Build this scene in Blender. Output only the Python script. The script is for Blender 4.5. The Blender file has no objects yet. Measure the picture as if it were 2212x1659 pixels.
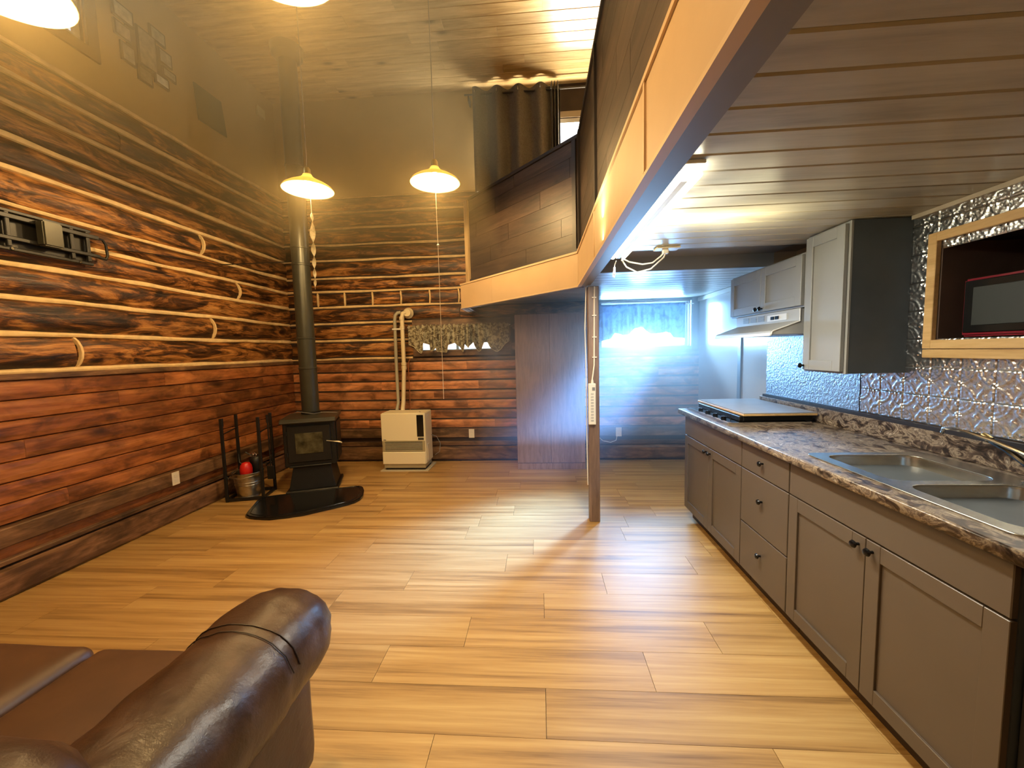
import bpy, bmesh, math, random
from mathutils import Vector, Matrix, noise

random.seed(7)
S = bpy.context.scene
C = S.collection
PI = math.pi

# ------------------------------------------------------------------ camera, world, light, exposure
cam = bpy.data.cameras.new('camera')
cam.sensor_width = 36.0
cam.sensor_fit = 'HORIZONTAL'
cam.lens = 860.0 / 2212.0 * 36.0
cam.clip_start = 0.02
co = bpy.data.objects.new('camera', cam)
C.objects.link(co)
R0 = Vector((0.9973589, 0.0681902, -0.0250064))
R1 = Vector((-0.0192252, -0.0841569, -0.9962670))
R2 = Vector((-0.0700401, 0.9941166, -0.0826236))
CAMZ = 1.43
co.matrix_world = Matrix(((R0.x, -R1.x, -R2.x, 0), (R0.y, -R1.y, -R2.y, 0), (R0.z, -R1.z, -R2.z, CAMZ), (0, 0, 0, 1)))
S.camera = co
S.view_settings.view_transform = 'Standard'
S.view_settings.look = 'None'
S.view_settings.gamma = 1.0
S.view_settings.use_curve_mapping = False
S.view_settings.exposure = 0.2
S.cycles.use_denoising = True
S.cycles.max_bounces = 6
S.cycles.diffuse_bounces = 4
S.cycles.glossy_bounces = 3
S.cycles.transmission_bounces = 4
S.cycles.use_adaptive_sampling = True
S.cycles.adaptive_threshold = 0.07
S.cycles.sample_clamp_indirect = 6.0
S.cycles.caustics_reflective = False
S.cycles.caustics_refractive = False

world = bpy.data.worlds.new('world')
S.world = world
world.use_nodes = True
wn = world.node_tree
wn.nodes['Background'].inputs[0].default_value = (0.80, 0.90, 1.0, 1)
wn.nodes['Background'].inputs[1].default_value = 3.0


def area(name, loc, direction, sx, sy, energy, color, spread=None):
    l = bpy.data.lights.new(name, 'AREA')
    l.shape = 'RECTANGLE'
    l.size, l.size_y = sx, sy
    l.energy = energy
    l.color = color
    if spread: l.spread = spread
    o = bpy.data.objects.new(name, l)
    C.objects.link(o)
    o.location = loc
    o.rotation_euler = Vector(direction).to_track_quat('-Z', 'Y').to_euler()
    return o


S.cycles.volume_bounces = 0
DAY = (0.55, 0.78, 1.0)
area('daylight_kitchen_window', (1.34, 5.42, 1.72), (0, -1, -0.12), 1.05, 0.52, 330, (0.27, 0.58, 1.0))
area('daylight_small_window', (-1.08, 5.42, 1.62), (0, -1, 0), 0.95, 0.28, 10, DAY)
area('daylight_upper_window', (0.30, 5.45, 3.80), (0, -1, 0.75), 1.9, 0.95, 560, (1.0, 0.90, 0.72))
area('daylight_left_window', (-3.62, 2.52, 4.15), (1, 0, -0.1), 0.85, 0.70, 14, (0.7, 0.9, 1.0))
# warm fill lamp added behind the camera; the wall there has no window
area('rear_fill', (-0.6, -1.70, 2.6), (0.05, 1, -0.28), 2.2, 1.4, 20, (1.0, 0.68, 0.36))
sp = bpy.data.lights.new('floor_pool_spot', 'SPOT')  # added spot just inside the window; makes the bluish pool on the floor
sp.energy = 6500
sp.color = (0.20, 0.44, 1.0)
sp.spot_size = math.radians(25)
sp.spot_blend = 1.0
sp.shadow_soft_size = 0.38
so = bpy.data.objects.new('floor_pool_spot', sp)
C.objects.link(so)
so.location = (1.25, 4.98, 1.56)
so.rotation_euler = (Vector((-0.34, 3.12, 0)) - so.location).to_track_quat('-Z', 'Y').to_euler()

# ------------------------------------------------------------------ materials
MATS = {}


def nodes(name):
    m = bpy.data.materials.new(name)
    m.use_nodes = True
    nt = m.node_tree
    b = nt.nodes['Principled BSDF']
    return m, nt, b


def ramp(nt, stops, interp='LINEAR'):
    r = nt.nodes.new('ShaderNodeValToRGB')
    r.color_ramp.interpolation = interp
    e = r.color_ramp.elements
    while len(e) < len(stops): e.new(0.5)
    for i, (p, c) in enumerate(stops):
        e[i].position = p
        e[i].color = (*c, 1)
    return r


def coords(nt, scale=(1, 1, 1), rnd=True, kind='Object'):
    t = nt.nodes.new('ShaderNodeTexCoord')
    mp = nt.nodes.new('ShaderNodeMapping')
    mp.inputs['Scale'].default_value = scale
    nt.links.new(t.outputs[kind], mp.inputs['Vector'])
    if rnd:
        oi = nt.nodes.new('ShaderNodeObjectInfo')
        mul = nt.nodes.new('ShaderNodeMath')
        mul.operation = 'MULTIPLY'
        mul.inputs[1].default_value = 37.0
        nt.links.new(oi.outputs['Random'], mul.inputs[0])
        nt.links.new(mul.outputs[0], mp.inputs['Location'])
        return mp, oi
    return mp, None


def tex_noise(nt, vec, scale, detail=4, rough=0.55, dist=0.0):
    n = nt.nodes.new('ShaderNodeTexNoise')
    n.inputs['Scale'].default_value = scale
    n.inputs['Detail'].default_value = detail
    n.inputs['Roughness'].default_value = rough
    n.inputs['Distortion'].default_value = dist
    nt.links.new(vec, n.inputs['Vector'])
    return n


def mixc(nt, fac, a, b, mode='MIX', f=1.0):
    m = nt.nodes.new('ShaderNodeMix')
    m.data_type = 'RGBA'
    m.blend_type = mode
    if fac is None: m.inputs[0].default_value = f
    else: nt.links.new(fac, m.inputs[0])
    for i, v in ((6, a), (7, b)):
        if isinstance(v, tuple): m.inputs[i].default_value = (*v, 1)
        else: nt.links.new(v, m.inputs[i])
    return m.outputs[2]


def bump(nt, b, h, strength=0.3, dist=0.01):
    bp = nt.nodes.new('ShaderNodeBump')
    bp.inputs['Strength'].default_value = strength
    bp.inputs['Distance'].default_value = dist
    nt.links.new(h, bp.inputs['Height'])
    nt.links.new(bp.outputs[0], b.inputs['Normal'])


def flat(name, col, rough=0.5, metal=0.0, nscale=0, namp=0.15, bstr=0.0, emit=None, estr=0, coat=0):
    if name in MATS: return MATS[name]
    m, nt, b = nodes(name)
    b.inputs['Base Color'].default_value = (*col, 1)
    b.inputs['Roughness'].default_value = rough
    b.inputs['Metallic'].default_value = metal
    if coat: b.inputs['Coat Weight'].default_value = coat
    if nscale:
        mp, _ = coords(nt, rnd=False)
        n = tex_noise(nt, mp.outputs[0], nscale, 5)
        d = tuple(c * (1 - namp) for c in col)
        u = tuple(min(1, c * (1 + namp)) for c in col)
        r = ramp(nt, [(0.3, d), (0.7, u)])
        nt.links.new(n.outputs[0], r.inputs[0])
        nt.links.new(r.outputs[0], b.inputs['Base Color'])
        if bstr: bump(nt, b, n.outputs[0], bstr, 0.004)
    if emit:
        b.inputs['Emission Color'].default_value = (*emit, 1)
        b.inputs['Emission Strength'].default_value = estr
    MATS[name] = m
    return m


def wood(name, dark, mid, light, axis='X', rough=0.4, knots=0.0, knot_col=None, var=0.25, gscale=1.0, kscale=3.0, bstr=0.15, stretch=1.0, blotch=0.0):
    """grain runs along axis; every object gets its own offset and tone"""
    m, nt, b = nodes(name)
    st = {'X': (stretch, 9, 9), 'Y': (9, stretch, 9), 'Z': (9, 9, stretch)}[axis]
    mp, oi = coords(nt, tuple(s * gscale for s in st))
    n1 = tex_noise(nt, mp.outputs[0], 1.6, 6, 0.6, 0.8)
    n2 = tex_noise(nt, mp.outputs[0], 9.0, 3, 0.6, 0.3)
    ma = nt.nodes.new('ShaderNodeMath'); ma.operation = 'MULTIPLY_ADD'
    nt.links.new(n2.outputs[0], ma.inputs[0]); ma.inputs[1].default_value = 0.35
    nt.links.new(n1.outputs[0], ma.inputs[2])
    r = ramp(nt, [(0.42, dark), (0.66, mid), (0.88, light)])
    nt.links.new(ma.outputs[0], r.inputs[0])
    col = r.outputs[0]
    if knots:
        mp2, _ = coords(nt, {'X': (0.45, 1, 1), 'Y': (1, 0.45, 1), 'Z': (1, 1, 0.45)}[axis])
        v = nt.nodes.new('ShaderNodeTexVoronoi')
        v.inputs['Scale'].default_value = kscale
        nt.links.new(mp2.outputs[0], v.inputs['Vector'])
        kr = ramp(nt, [(0.0, (1, 1, 1)), (0.05 * knots, (0.8, 0.8, 0.8)), (0.13 * knots, (0.25, 0.25, 0.25)), (0.22 * knots, (0, 0, 0))])
        nt.links.new(v.outputs['Distance'], kr.inputs[0])
        col = mixc(nt, kr.outputs[0], col, knot_col or dark)
    if blotch:
        mp3, _ = coords(nt, {'X': (1, 2.2, 2.2), 'Y': (2.2, 1, 2.2), 'Z': (2.2, 2.2, 1)}[axis])
        n3 = tex_noise(nt, mp3.outputs[0], 3.3, 4, 0.6, 0.8)
        br = ramp(nt, [(0.36, (1 - blotch,) * 3), (0.54, (1, 1, 1)), (0.70, (1 + blotch * .5,) * 3)])
        nt.links.new(n3.outputs[0], br.inputs[0])
        col = mixc(nt, None, col, br.outputs[0], 'MULTIPLY')
    # tone from one piece to the next
    tr = ramp(nt, [(0.0, (1 - var,) * 3), (0.5, (1, 1, 1)), (1.0, (1 + var * 0.6,) * 3)])
    nt.links.new(oi.outputs['Random'], tr.inputs[0])
    col = mixc(nt, None, col, tr.outputs[0], 'MULTIPLY')
    nt.links.new(col, b.inputs['Base Color'])
    b.inputs['Roughness'].default_value = rough
    bump(nt, b, ma.outputs[0], bstr, 0.004)
    MATS[name] = m
    return m


def logmat(name, axis):
    m, nt, b = nodes(name)
    st = {'X': (1.0, 3.2, 5.0), 'Y': (3.2, 1.0, 5.0)}[axis]
    mp, oi = coords(nt, st)
    big = tex_noise(nt, mp.outputs[0], 2.1, 5, 0.68, 1.2)
    st2 = {'X': (1.0, 4.0, 9.0), 'Y': (4.0, 1.0, 9.0)}[axis]
    mp2, _ = coords(nt, st2)
    fine = tex_noise(nt, mp2.outputs[0], 4.5, 6, 0.7, 0.6)
    r = ramp(nt, [(0.38, (0.020, 0.009, 0.004)), (0.47, (0.10, 0.040, 0.012)), (0.54, (0.32, 0.135, 0.036)), (0.66, (0.55, 0.28, 0.090))])
    nt.links.new(big.outputs[0], r.inputs[0])
    r2 = ramp(nt, [(0.36, (0.25, 0.22, 0.20)), (0.52, (1, 1, 1)), (0.78, (1.35, 1.35, 1.35))])
    nt.links.new(fine.outputs[0], r2.inputs[0])
    col = mixc(nt, None, r.outputs[0], r2.outputs[0], 'MULTIPLY')
    tr = ramp(nt, [(0.0, (0.75, 0.72, 0.7)), (1.0, (1.15, 1.1, 1.0))])
    nt.links.new(oi.outputs['Random'], tr.inputs[0])
    col = mixc(nt, None, col, tr.outputs[0], 'MULTIPLY')
    nt.links.new(col, b.inputs['Base Color'])
    b.inputs['Roughness'].default_value = 0.36
    bump(nt, b, fine.outputs[0], 0.5, 0.012)
    MATS[name] = m
    return m


log_x = logmat('bark_log_x', 'X')
log_y = logmat('bark_log_y', 'Y')
CED = ((0.10, 0.030, 0.010), (0.33, 0.112, 0.034), (0.52, 0.21, 0.07))
cedar_x = wood('cedar_x', (0.19, 0.062, 0.025), (0.52, 0.21, 0.082), (0.72, 0.34, 0.15), axis='X', rough=0.42, knots=1.0, knot_col=(0.045, 0.014, 0.006), var=0.25, gscale=0.8, kscale=3.4, blotch=.6)
cedar_y = wood('cedar_y', *CED, axis='Y', rough=0.42, knots=1.0, knot_col=(0.045, 0.014, 0.006), var=0.25, gscale=0.8, kscale=3.4, blotch=.6)
OLD = ((0.05, 0.024, 0.012), (0.15, 0.078, 0.036), (0.30, 0.165, 0.080))
old_x = wood('weathered_board_x', *OLD, axis='X', rough=0.5, knots=1.2, var=0.15, kscale=2.5, blotch=.6)
old_y = wood('weathered_board_y', *OLD, axis='Y', rough=0.5, knots=1.2, var=0.15, kscale=2.5, blotch=.6)
chinkm = flat('chinking', (0.78, 0.58, 0.30), 0.75, nscale=14, namp=0.15, bstr=0.3)
floorm = wood('oak_vinyl', (0.17, 0.085, 0.025), (0.41, 0.238, 0.078), (0.53, 0.345, 0.130), axis='X', rough=0.40, knots=0.22,
              knot_col=(0.20, 0.10, 0.035), var=0.10, gscale=1.0, kscale=1.1, bstr=0.03, stretch=.32)
pine_x = wood('pine_ceiling', (0.33, 0.185, 0.06), (0.56, 0.37, 0.15), (0.72, 0.52, 0.25), axis='X', rough=0.38, knots=0.75,
              knot_col=(0.12, 0.045, 0.015), var=0.14, gscale=0.7, kscale=3.2, bstr=0.05)
grey_plank = wood('greyed_pine', (0.28, 0.25, 0.20), (0.42, 0.385, 0.315), (0.51, 0.47, 0.39), axis='X', rough=0.30, knots=0.6,
                  knot_col=(0.07, 0.045, 0.03), var=0.10, gscale=0.6, kscale=2.6, bstr=0.08)
fasciam = flat('tan_fascia_panel', (0.60, 0.42, 0.23), 0.5, nscale=5, namp=0.05)
fasciat = flat('tan_fascia_trim', (0.66, 0.48, 0.28), 0.5)
railm = wood('smoked_vinyl', (0.022, 0.015, 0.010), (0.052, 0.033, 0.022), (0.090, 0.057, 0.037), axis='X', rough=0.42, knots=0.3, var=0.35, gscale=0.9)
raild = flat('dark_rail_trim', (0.030, 0.022, 0.017), 0.45)
paleboard = wood('pale_stud', (0.30, 0.20, 0.09), (0.45, 0.31, 0.15), (0.55, 0.40, 0.2), axis='Z', rough=0.5, var=0.1)
tanwall = flat('tan_wall_panel', (0.44, 0.30, 0.115), 0.6, nscale=2.2, namp=0.10, bstr=0.05)
plain = flat('plain_wall', (0.38, 0.27, 0.14), 0.7)
postm = wood('post_wood', (0.09, 0.055, 0.04), (0.18, 0.115, 0.085), (0.26, 0.17, 0.125), axis='Z', rough=0.45, var=0.1)
wardm = wood('wardrobe_oak_veneer', (0.17, 0.100, 0.075), (0.28, 0.175, 0.13), (0.36, 0.235, 0.18), axis='Z', rough=0.45, var=0.08, gscale=2.6, kscale=2)
cabm = flat('taupe_cabinet_paint', (0.104, 0.080, 0.060), 0.36, nscale=3, namp=0.04)
cabu = flat('grey_cabinet_paint', (0.27, 0.275, 0.27), 0.36, nscale=3, namp=0.04)
cabside = flat('dark_cabinet_side', (0.070, 0.086, 0.104), 0.5, nscale=6, namp=0.1)
toem = flat('toe_kick', (0.035, 0.018, 0.010), 0.5)
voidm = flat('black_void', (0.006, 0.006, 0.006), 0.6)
knobm = flat('black_knob', (0.012, 0.012, 0.013), 0.22, 0.6)
blackm = flat('matte_black_iron', (0.006, 0.006, 0.0055), 0.45, nscale=20, namp=0.2)
blackg = flat('gloss_black', (0.008, 0.008, 0.008), 0.15)
mountm = flat('black_bracket', (0.014, 0.013, 0.010), 0.42)
pipem = flat('stovepipe_black', (0.060, 0.060, 0.045), 0.33, 0.4, nscale=12, namp=0.08)
creamm = flat('cream_enamel', (0.84, 0.76, 0.52), 0.38)
creamd = flat('cream_grille', (0.40, 0.34, 0.20), 0.4)
pvcw = flat('white_pvc', (0.72, 0.62, 0.40), 0.4)
greyp = flat('grey_pipe', (0.38, 0.36, 0.27), 0.4)
copper = flat('copper', (0.45, 0.17, 0.07), 0.35, 0.7)
white = flat('white_plastic', (0.78, 0.74, 0.66), 0.4)
whitem = flat('white_vinyl_frame', (0.75, 0.76, 0.76), 0.4)
strip_m = flat('beige_plastic', (0.74, 0.72, 0.66), 0.4)
steel = flat('stainless', (0.52, 0.50, 0.44), 0.26, 1.0, nscale=30, namp=0.04)
chrome = flat('chrome', (0.75, 0.76, 0.78), 0.08, 1.0)
galv = flat('galvanized', (0.50, 0.47, 0.38), 0.33, 1.0, nscale=22, namp=0.18)
redm = flat('red_plastic', (0.62, 0.02, 0.015), 0.25)
redmw = flat('dark_red_enamel', (0.20, 0.010, 0.022), 0.25)
oakf = wood('oak_frame', (0.45, 0.27, 0.10), (0.60, 0.39, 0.165), (0.70, 0.48, 0.23), axis='Y', rough=0.4, var=0.06)
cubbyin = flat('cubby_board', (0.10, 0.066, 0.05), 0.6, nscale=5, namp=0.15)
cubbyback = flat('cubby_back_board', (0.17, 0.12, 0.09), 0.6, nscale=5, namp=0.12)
gloss_panel = flat('gloss_tan_panel', (0.47, 0.40, 0.34), 0.20, nscale=3, namp=0.04)
greypaint = flat('grey_soffit', (0.21, 0.185, 0.155), 0.4)
picm = flat('picture_frame_brown', (0.13, 0.085, 0.04), 0.4)
matte_dark = flat('dark_olive_panel', (0.10, 0.105, 0.055), 0.7)


def counter_mat():
    m, nt, b = nodes('brown_marbled_laminate')
    mp, _ = coords(nt, (1.6, 1.0, 1.6), rnd=False)
    a = tex_noise(nt, mp.outputs[0], 11, 7, 0.62, 1.4)
    r = ramp(nt, [(0.38, (0.020, 0.013, 0.010)), (0.46, (0.10, 0.068, 0.048)), (0.52, (0.30, 0.24, 0.17)), (0.57, (0.09, 0.06, 0.045)), (0.66, (0.42, 0.35, 0.26))])
    nt.links.new(a.outputs[0], r.inputs[0])
    nt.links.new(r.outputs[0], b.inputs['Base Color'])
    b.inputs['Roughness'].default_value = 0.30
    return m


counterm = counter_mat()


def tin_mat(name, rough, nsc, bs, col=(0.50, 0.52, 0.54)):
    m, nt, b = nodes(name)
    mp, _ = coords(nt, rnd=False)
    b.inputs['Base Color'].default_value = (*col, 1)
    b.inputs['Metallic'].default_value = 1.0
    b.inputs['Roughness'].default_value = rough
    n = tex_noise(nt, mp.outputs[0], nsc, 4, 0.6, 0.4)
    bump(nt, b, n.outputs[0], bs, 0.006)
    return m


tinm = tin_mat('pressed_tin', 0.26, 60, 0.25, (0.80, 0.82, 0.84))
sheetm = tin_mat('hammered_steel_sheet', 0.36, 60, 1.0, (0.36, 0.38, 0.40))


def leather_mat():
    m, nt, b = nodes('brown_leather')
    mp, _ = coords(nt, rnd=False)
    n = tex_noise(nt, mp.outputs[0], 9, 6, 0.6, 0.6)
    r = ramp(nt, [(0.3, (0.028, 0.012, 0.006)), (0.7, (0.066, 0.029, 0.013))])
    nt.links.new(n.outputs[0], r.inputs[0])
    nt.links.new(r.outputs[0], b.inputs['Base Color'])
    rr = nt.nodes.new('ShaderNodeMapRange')
    rr.inputs[3].default_value = 0.24; rr.inputs[4].default_value = 0.50
    nt.links.new(n.outputs[0], rr.inputs[0])
    nt.links.new(rr.outputs[0], b.inputs['Roughness'])
    n2 = tex_noise(nt, mp.outputs[0], 16, 6, 0.65, 0.15)
    bump(nt, b, n2.outputs[0], 0.30, 0.010)
    return m


leather = leather_mat()
leather_seat = flat('brown_suede_seat', (0.075, 0.033, 0.013), 0.45, nscale=8, namp=0.15, bstr=0.2)
piping = flat('dark_piping', (0.022, 0.011, 0.007), 0.5)


def cloth(name, c1, c2, scale, trans=0.35, c3=None):
    m, nt, b = nodes(name)
    mp, _ = coords(nt, rnd=False)
    n = tex_noise(nt, mp.outputs[0], scale, 3, 0.5, 1.0)
    st = [(0.42, c1), (0.52, c2)] + ([(0.63, c3)] if c3 else [])
    r = ramp(nt, st)
    nt.links.new(n.outputs[0], r.inputs[0])
    nt.links.new(r.outputs[0], b.inputs['Base Color'])
    b.inputs['Roughness'].default_value = 0.9
    t = nt.nodes.new('ShaderNodeBsdfTranslucent')
    nt.links.new(r.outputs[0], t.inputs[0])
    mx = nt.nodes.new('ShaderNodeMixShader')
    mx.inputs[0].default_value = trans
    nt.links.new(b.outputs[0], mx.inputs[1])
    nt.links.new(t.outputs[0], mx.inputs[2])
    nt.links.new(mx.outputs[0], nt.nodes['Material Output'].inputs[0])
    return m


floral = cloth('floral_cotton', (0.13, 0.10, 0.065), (0.40, 0.36, 0.24), 26, 0.25, (0.52, 0.47, 0.33))
lace = cloth('slate_lace', (0.16, 0.22, 0.30), (0.24, 0.32, 0.42), 20, 0.45)
drape = cloth('charcoal_drape', (0.14, 0.118, 0.092), (0.17, 0.145, 0.115), 60, 0.05)
acrylic = cloth('pearl_acrylic', (0.60, 0.52, 0.33), (0.75, 0.66, 0.45), 30, 0.3)


def glass_mat():
    m, nt, b = nodes('window_glass')
    out = nt.nodes['Material Output']
    t = nt.nodes.new('ShaderNodeBsdfTransparent')
    g = nt.nodes.new('ShaderNodeBsdfGlossy')
    g.inputs['Roughness'].default_value = 0.03
    f = nt.nodes.new('ShaderNodeFresnel')
    f.inputs[0].default_value = 1.45
    mx = nt.nodes.new('ShaderNodeMixShader')
    nt.links.new(f.outputs[0], mx.inputs[0])
    nt.links.new(t.outputs[0], mx.inputs[1])
    nt.links.new(g.outputs[0], mx.inputs[2])
    nt.links.new(mx.outputs[0], out.inputs[0])
    return m


glassm = glass_mat()
bulbm = flat('lit_bulb', (1, 0.9, 0.7), 0.5, emit=(1.0, 0.86, 0.52), estr=80)
tubem = flat('lit_tube', (1, 1, 0.95), 0.5, emit=(1.0, 0.95, 0.72), estr=22)


def shade_mat():
    m, nt, b = nodes('enamel_shade')
    b.inputs['Base Color'].default_value = (0.85, 0.78, 0.55, 1)
    b.inputs['Roughness'].default_value = 0.4
    t = nt.nodes.new('ShaderNodeBsdfTranslucent')
    t.inputs[0].default_value = (1.0, 0.80, 0.34, 1)
    mx = nt.nodes.new('ShaderNodeMixShader')
    mx.inputs[0].default_value = 0.75
    nt.links.new(b.outputs[0], mx.inputs[1])
    nt.links.new(t.outputs[0], mx.inputs[2])
    nt.links.new(mx.outputs[0], nt.nodes['Material Output'].inputs[0])
    return m


shadem = shade_mat()

# ------------------------------------------------------------------ mesh helpers


class MB:
    def __init__(s):
        s.v = []; s.f = []

    def add(s, vs, fs):
        k = len(s.v)
        s.v += [tuple(v) for v in vs]
        s.f += [tuple(i + k for i in f) for f in fs]
        return s

    def box(s, x0, x1, y0, y1, z0, z1):
        return s.add([(x0, y0, z0), (x1, y0, z0), (x1, y1, z0), (x0, y1, z0), (x0, y0, z1), (x1, y0, z1), (x1, y1, z1), (x0, y1, z1)],
                     [(0, 3, 2, 1), (4, 5, 6, 7), (0, 1, 5, 4), (1, 2, 6, 5), (2, 3, 7, 6), (3, 0, 4, 7)])

    def extr(s, prof, O, A, B, L):
        """closed profile [(a,b)] placed at O + a*A + b*B, swept along L"""
        O, A, B, L = Vector(O), Vector(A), Vector(B), Vector(L)
        n = len(prof)
        vs = [O + A * a + B * b for a, b in prof] + [O + A * a + B * b + L for a, b in prof]
        fs = [tuple(range(n))[::-1], tuple(range(n, 2 * n))] + [(i, (i + 1) % n, n + (i + 1) % n, n + i) for i in range(n)]
        return s.add(vs, fs)

    def tube(s, pts, r, seg=8, cap=True):
        pts = [Vector(p) for p in pts]
        rs = r if isinstance(r, (list, tuple)) else [r] * len(pts)
        rings = []
        up = None
        for i, p in enumerate(pts):
            d = (pts[min(i + 1, len(pts) - 1)] - pts[max(i - 1, 0)]).normalized()
            if up is None:
                up = Vector((0, 0, 1)) if abs(d.z) < 0.9 else Vector((1, 0, 0))
            u = d.cross(up)
            if u.length < 1e-4: u = d.cross(Vector((0, 1, 0)))
            u.normalize()
            w = u.cross(d).normalized()
            up = w
            rings.append([p + u * math.cos(2 * PI * k / seg) * rs[i] + w * math.sin(2 * PI * k / seg) * rs[i] for k in range(seg)])
        return s.loft(rings, cap)

    def loft(s, rings, cap=True, closed=True):
        n = len(rings[0])
        vs = [v for r in rings for v in r]
        fs = []
        for i in range(len(rings) - 1):
            for k in range(n if closed else n - 1):
                a, b = i * n + k, i * n + (k + 1) % n
                fs.append((a, b, b + n, a + n))
        if cap:
            fs.append(tuple(range(n))[::-1])
            fs.append(tuple(range((len(rings) - 1) * n, len(rings) * n)))
        return s.add(vs, fs)

    def lathe(s, prof, c, seg=24, cap=False):
        """prof [(r,z)] about a vertical axis at c"""
        return s.loft([[(c[0] + r * math.cos(2 * PI * k / seg), c[1] + r * math.sin(2 * PI * k / seg), c[2] + z) for k in range(seg)] for r, z in prof], cap)

    def ball(s, c, r, seg=12, rings=8, sz=1.0):
        pr = [(max(1e-4, r * math.sin(PI * i / rings)), -r * sz * math.cos(PI * i / rings)) for i in range(rings + 1)]
        return s.lathe(pr, c, seg)

    def prism(s, poly, z0, z1):
        n = len(poly)
        vs = [(x, y, z0) for x, y in poly] + [(x, y, z1) for x, y in poly]
        return s.add(vs, [tuple(range(n))[::-1], tuple(range(n, 2 * n))] + [(i, (i + 1) % n, n + (i + 1) % n, n + i) for i in range(n)])

    def grid(s, P, nu, nv):
        vs = [P(i / nu, j / nv) for j in range(nv + 1) for i in range(nu + 1)]
        fs = [(j * (nu + 1) + i, j * (nu + 1) + i + 1, (j + 1) * (nu + 1) + i + 1, (j + 1) * (nu + 1) + i) for j in range(nv) for i in range(nu)]
        return s.add(vs, fs)


def wloc(p):
    return p.matrix_world.translation if p else Vector((0, 0, 0))


def part(name, mb, mat, parent=None, smooth=False, bev=0.0, world=True, label=None, solid=0.0, seg=1):
    """one mesh object. world=True: coordinates given in world space under an unrotated parent"""
    me = bpy.data.meshes.new(name)
    me.from_pydata([tuple(v) for v in mb.v], [], mb.f)
    if world and parent is not None:
        o3 = Vector((0, 0, 0))
        q = parent
        while q: o3 += q.location; q = q.parent
        me.transform(Matrix.Translation(-o3))
    bm = bmesh.new(); bm.from_mesh(me)
    if solid:
        bmesh.ops.recalc_face_normals(bm, faces=bm.faces)
        bmesh.ops.solidify(bm, geom=list(bm.faces), thickness=solid)
    if bev:
        es = [e for e in bm.edges if len(e.link_faces) == 2 and e.calc_face_angle(0) > 0.6]
        bmesh.ops.bevel(bm, geom=es, offset=bev, segments=seg, affect='EDGES', clamp_overlap=True)
    bmesh.ops.recalc_face_normals(bm, faces=bm.faces)
    bm.to_mesh(me); bm.free()
    if smooth:
        me.polygons.foreach_set('use_smooth', [True] * len(me.polygons))
        try: me.set_sharp_from_angle(angle=math.radians(38))
        except Exception: pass
    me.materials.append(mat)
    o = bpy.data.objects.new(name, me)
    C.objects.link(o)
    if parent: o.parent = parent
    if label: o['label'] = label
    return o


def thing(name, label, cat, loc=(0, 0, 0), rotz=0.0, group=None):
    o = bpy.data.objects.new(name, None)
    o.empty_display_size = 0.1
    C.objects.link(o)
    o.location = loc
    o.rotation_euler = (0, 0, rotz)
    o['label'] = label; o['category'] = cat
    if group: o['group'] = group
    return o


def tag(o, label, cat, group=None):
    o['label'] = label; o['category'] = cat
    if group: o['group'] = group
    return o


def struct(name, mb=None, mat=None, **k):
    if mb is None:
        o = bpy.data.objects.new(name, None); C.objects.link(o)
    else:
        o = part(name, mb, mat, **k)
    o['kind'] = 'structure'
    return o


def share(src, name, loc, parent, rot=(0, 0, 0)):
    o = bpy.data.objects.new(name, src.data)
    C.objects.link(o)
    o.parent = parent
    o.location = loc
    o.rotation_euler = rot
    return o


def nz(a, b=0.0, c=0.0):
    return noise.noise(Vector((a, b, c)))


# room limits
XL, XR, YB, YF, ZC = -3.35, 2.00, 5.15, -1.8, 4.65
XK = 1.83      # kitchen wall face
ZK = 2.035     # kitchen ceiling
# ------------------------------------------------------------------ floor
fl = struct('floor', MB().box(XL - .1, XR + .3, YF - .1, YB + .2, -0.12, -0.006), toem)


def plank_prof(w, t, c):
    return [(0, 0), (w, 0), (w, t - c), (w - c, t), (c, t), (0, t - c)]


PW, PL = 0.222, 1.22
seams = {-1: -.42, 0: 0.0, 1: .46, 2: .826, 3: 0.0, 4: -.85, 5: -.25, 6: -1.29, 7: -.6, 8: -1.75}
full = None
for k in range(-15, 18):
    y0 = 1.36 + k * PW
    y1 = y0 + PW
    if y1 > YB: y1 = YB
    if y0 < YF or y1 - y0 < 0.03: continue
    s0 = seams.get(k, random.uniform(-.6, .6))
    a = s0 - PL * 6
    while a < XR:
        b = a + PL
        x0, x1 = max(a, XL), min(b, XR)
        if x1 - x0 > 0.02 and not (x0 > 1.3 and y1 < 3.2):
            if x1 - x0 > PL - 1e-3 and y1 - y0 > PW - 1e-3:
                if full is None:
                    mb = MB().extr(plank_prof(PW - .0008, .007, .0004), (0, 0, -.007), (0, 1, 0), (0, 0, 1), (PL - .002, 0, 0))
                    full = part('floor_plank', mb, floorm, fl)
                    full.location = (x0, y0, 0)
                else:
                    share(full, 'floor_plank', (x0, y0, 0), fl)
            else:
                mb = MB().extr(plank_prof(y1 - y0 - .0008, .007, .0004), (0, 0, -.007), (0, 1, 0), (0, 0, 1), (x1 - x0 - .002, 0, 0))
                o = part('floor_plank', mb, floorm, fl)
                o.location = (x0, y0, 0)
        a = b

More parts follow.
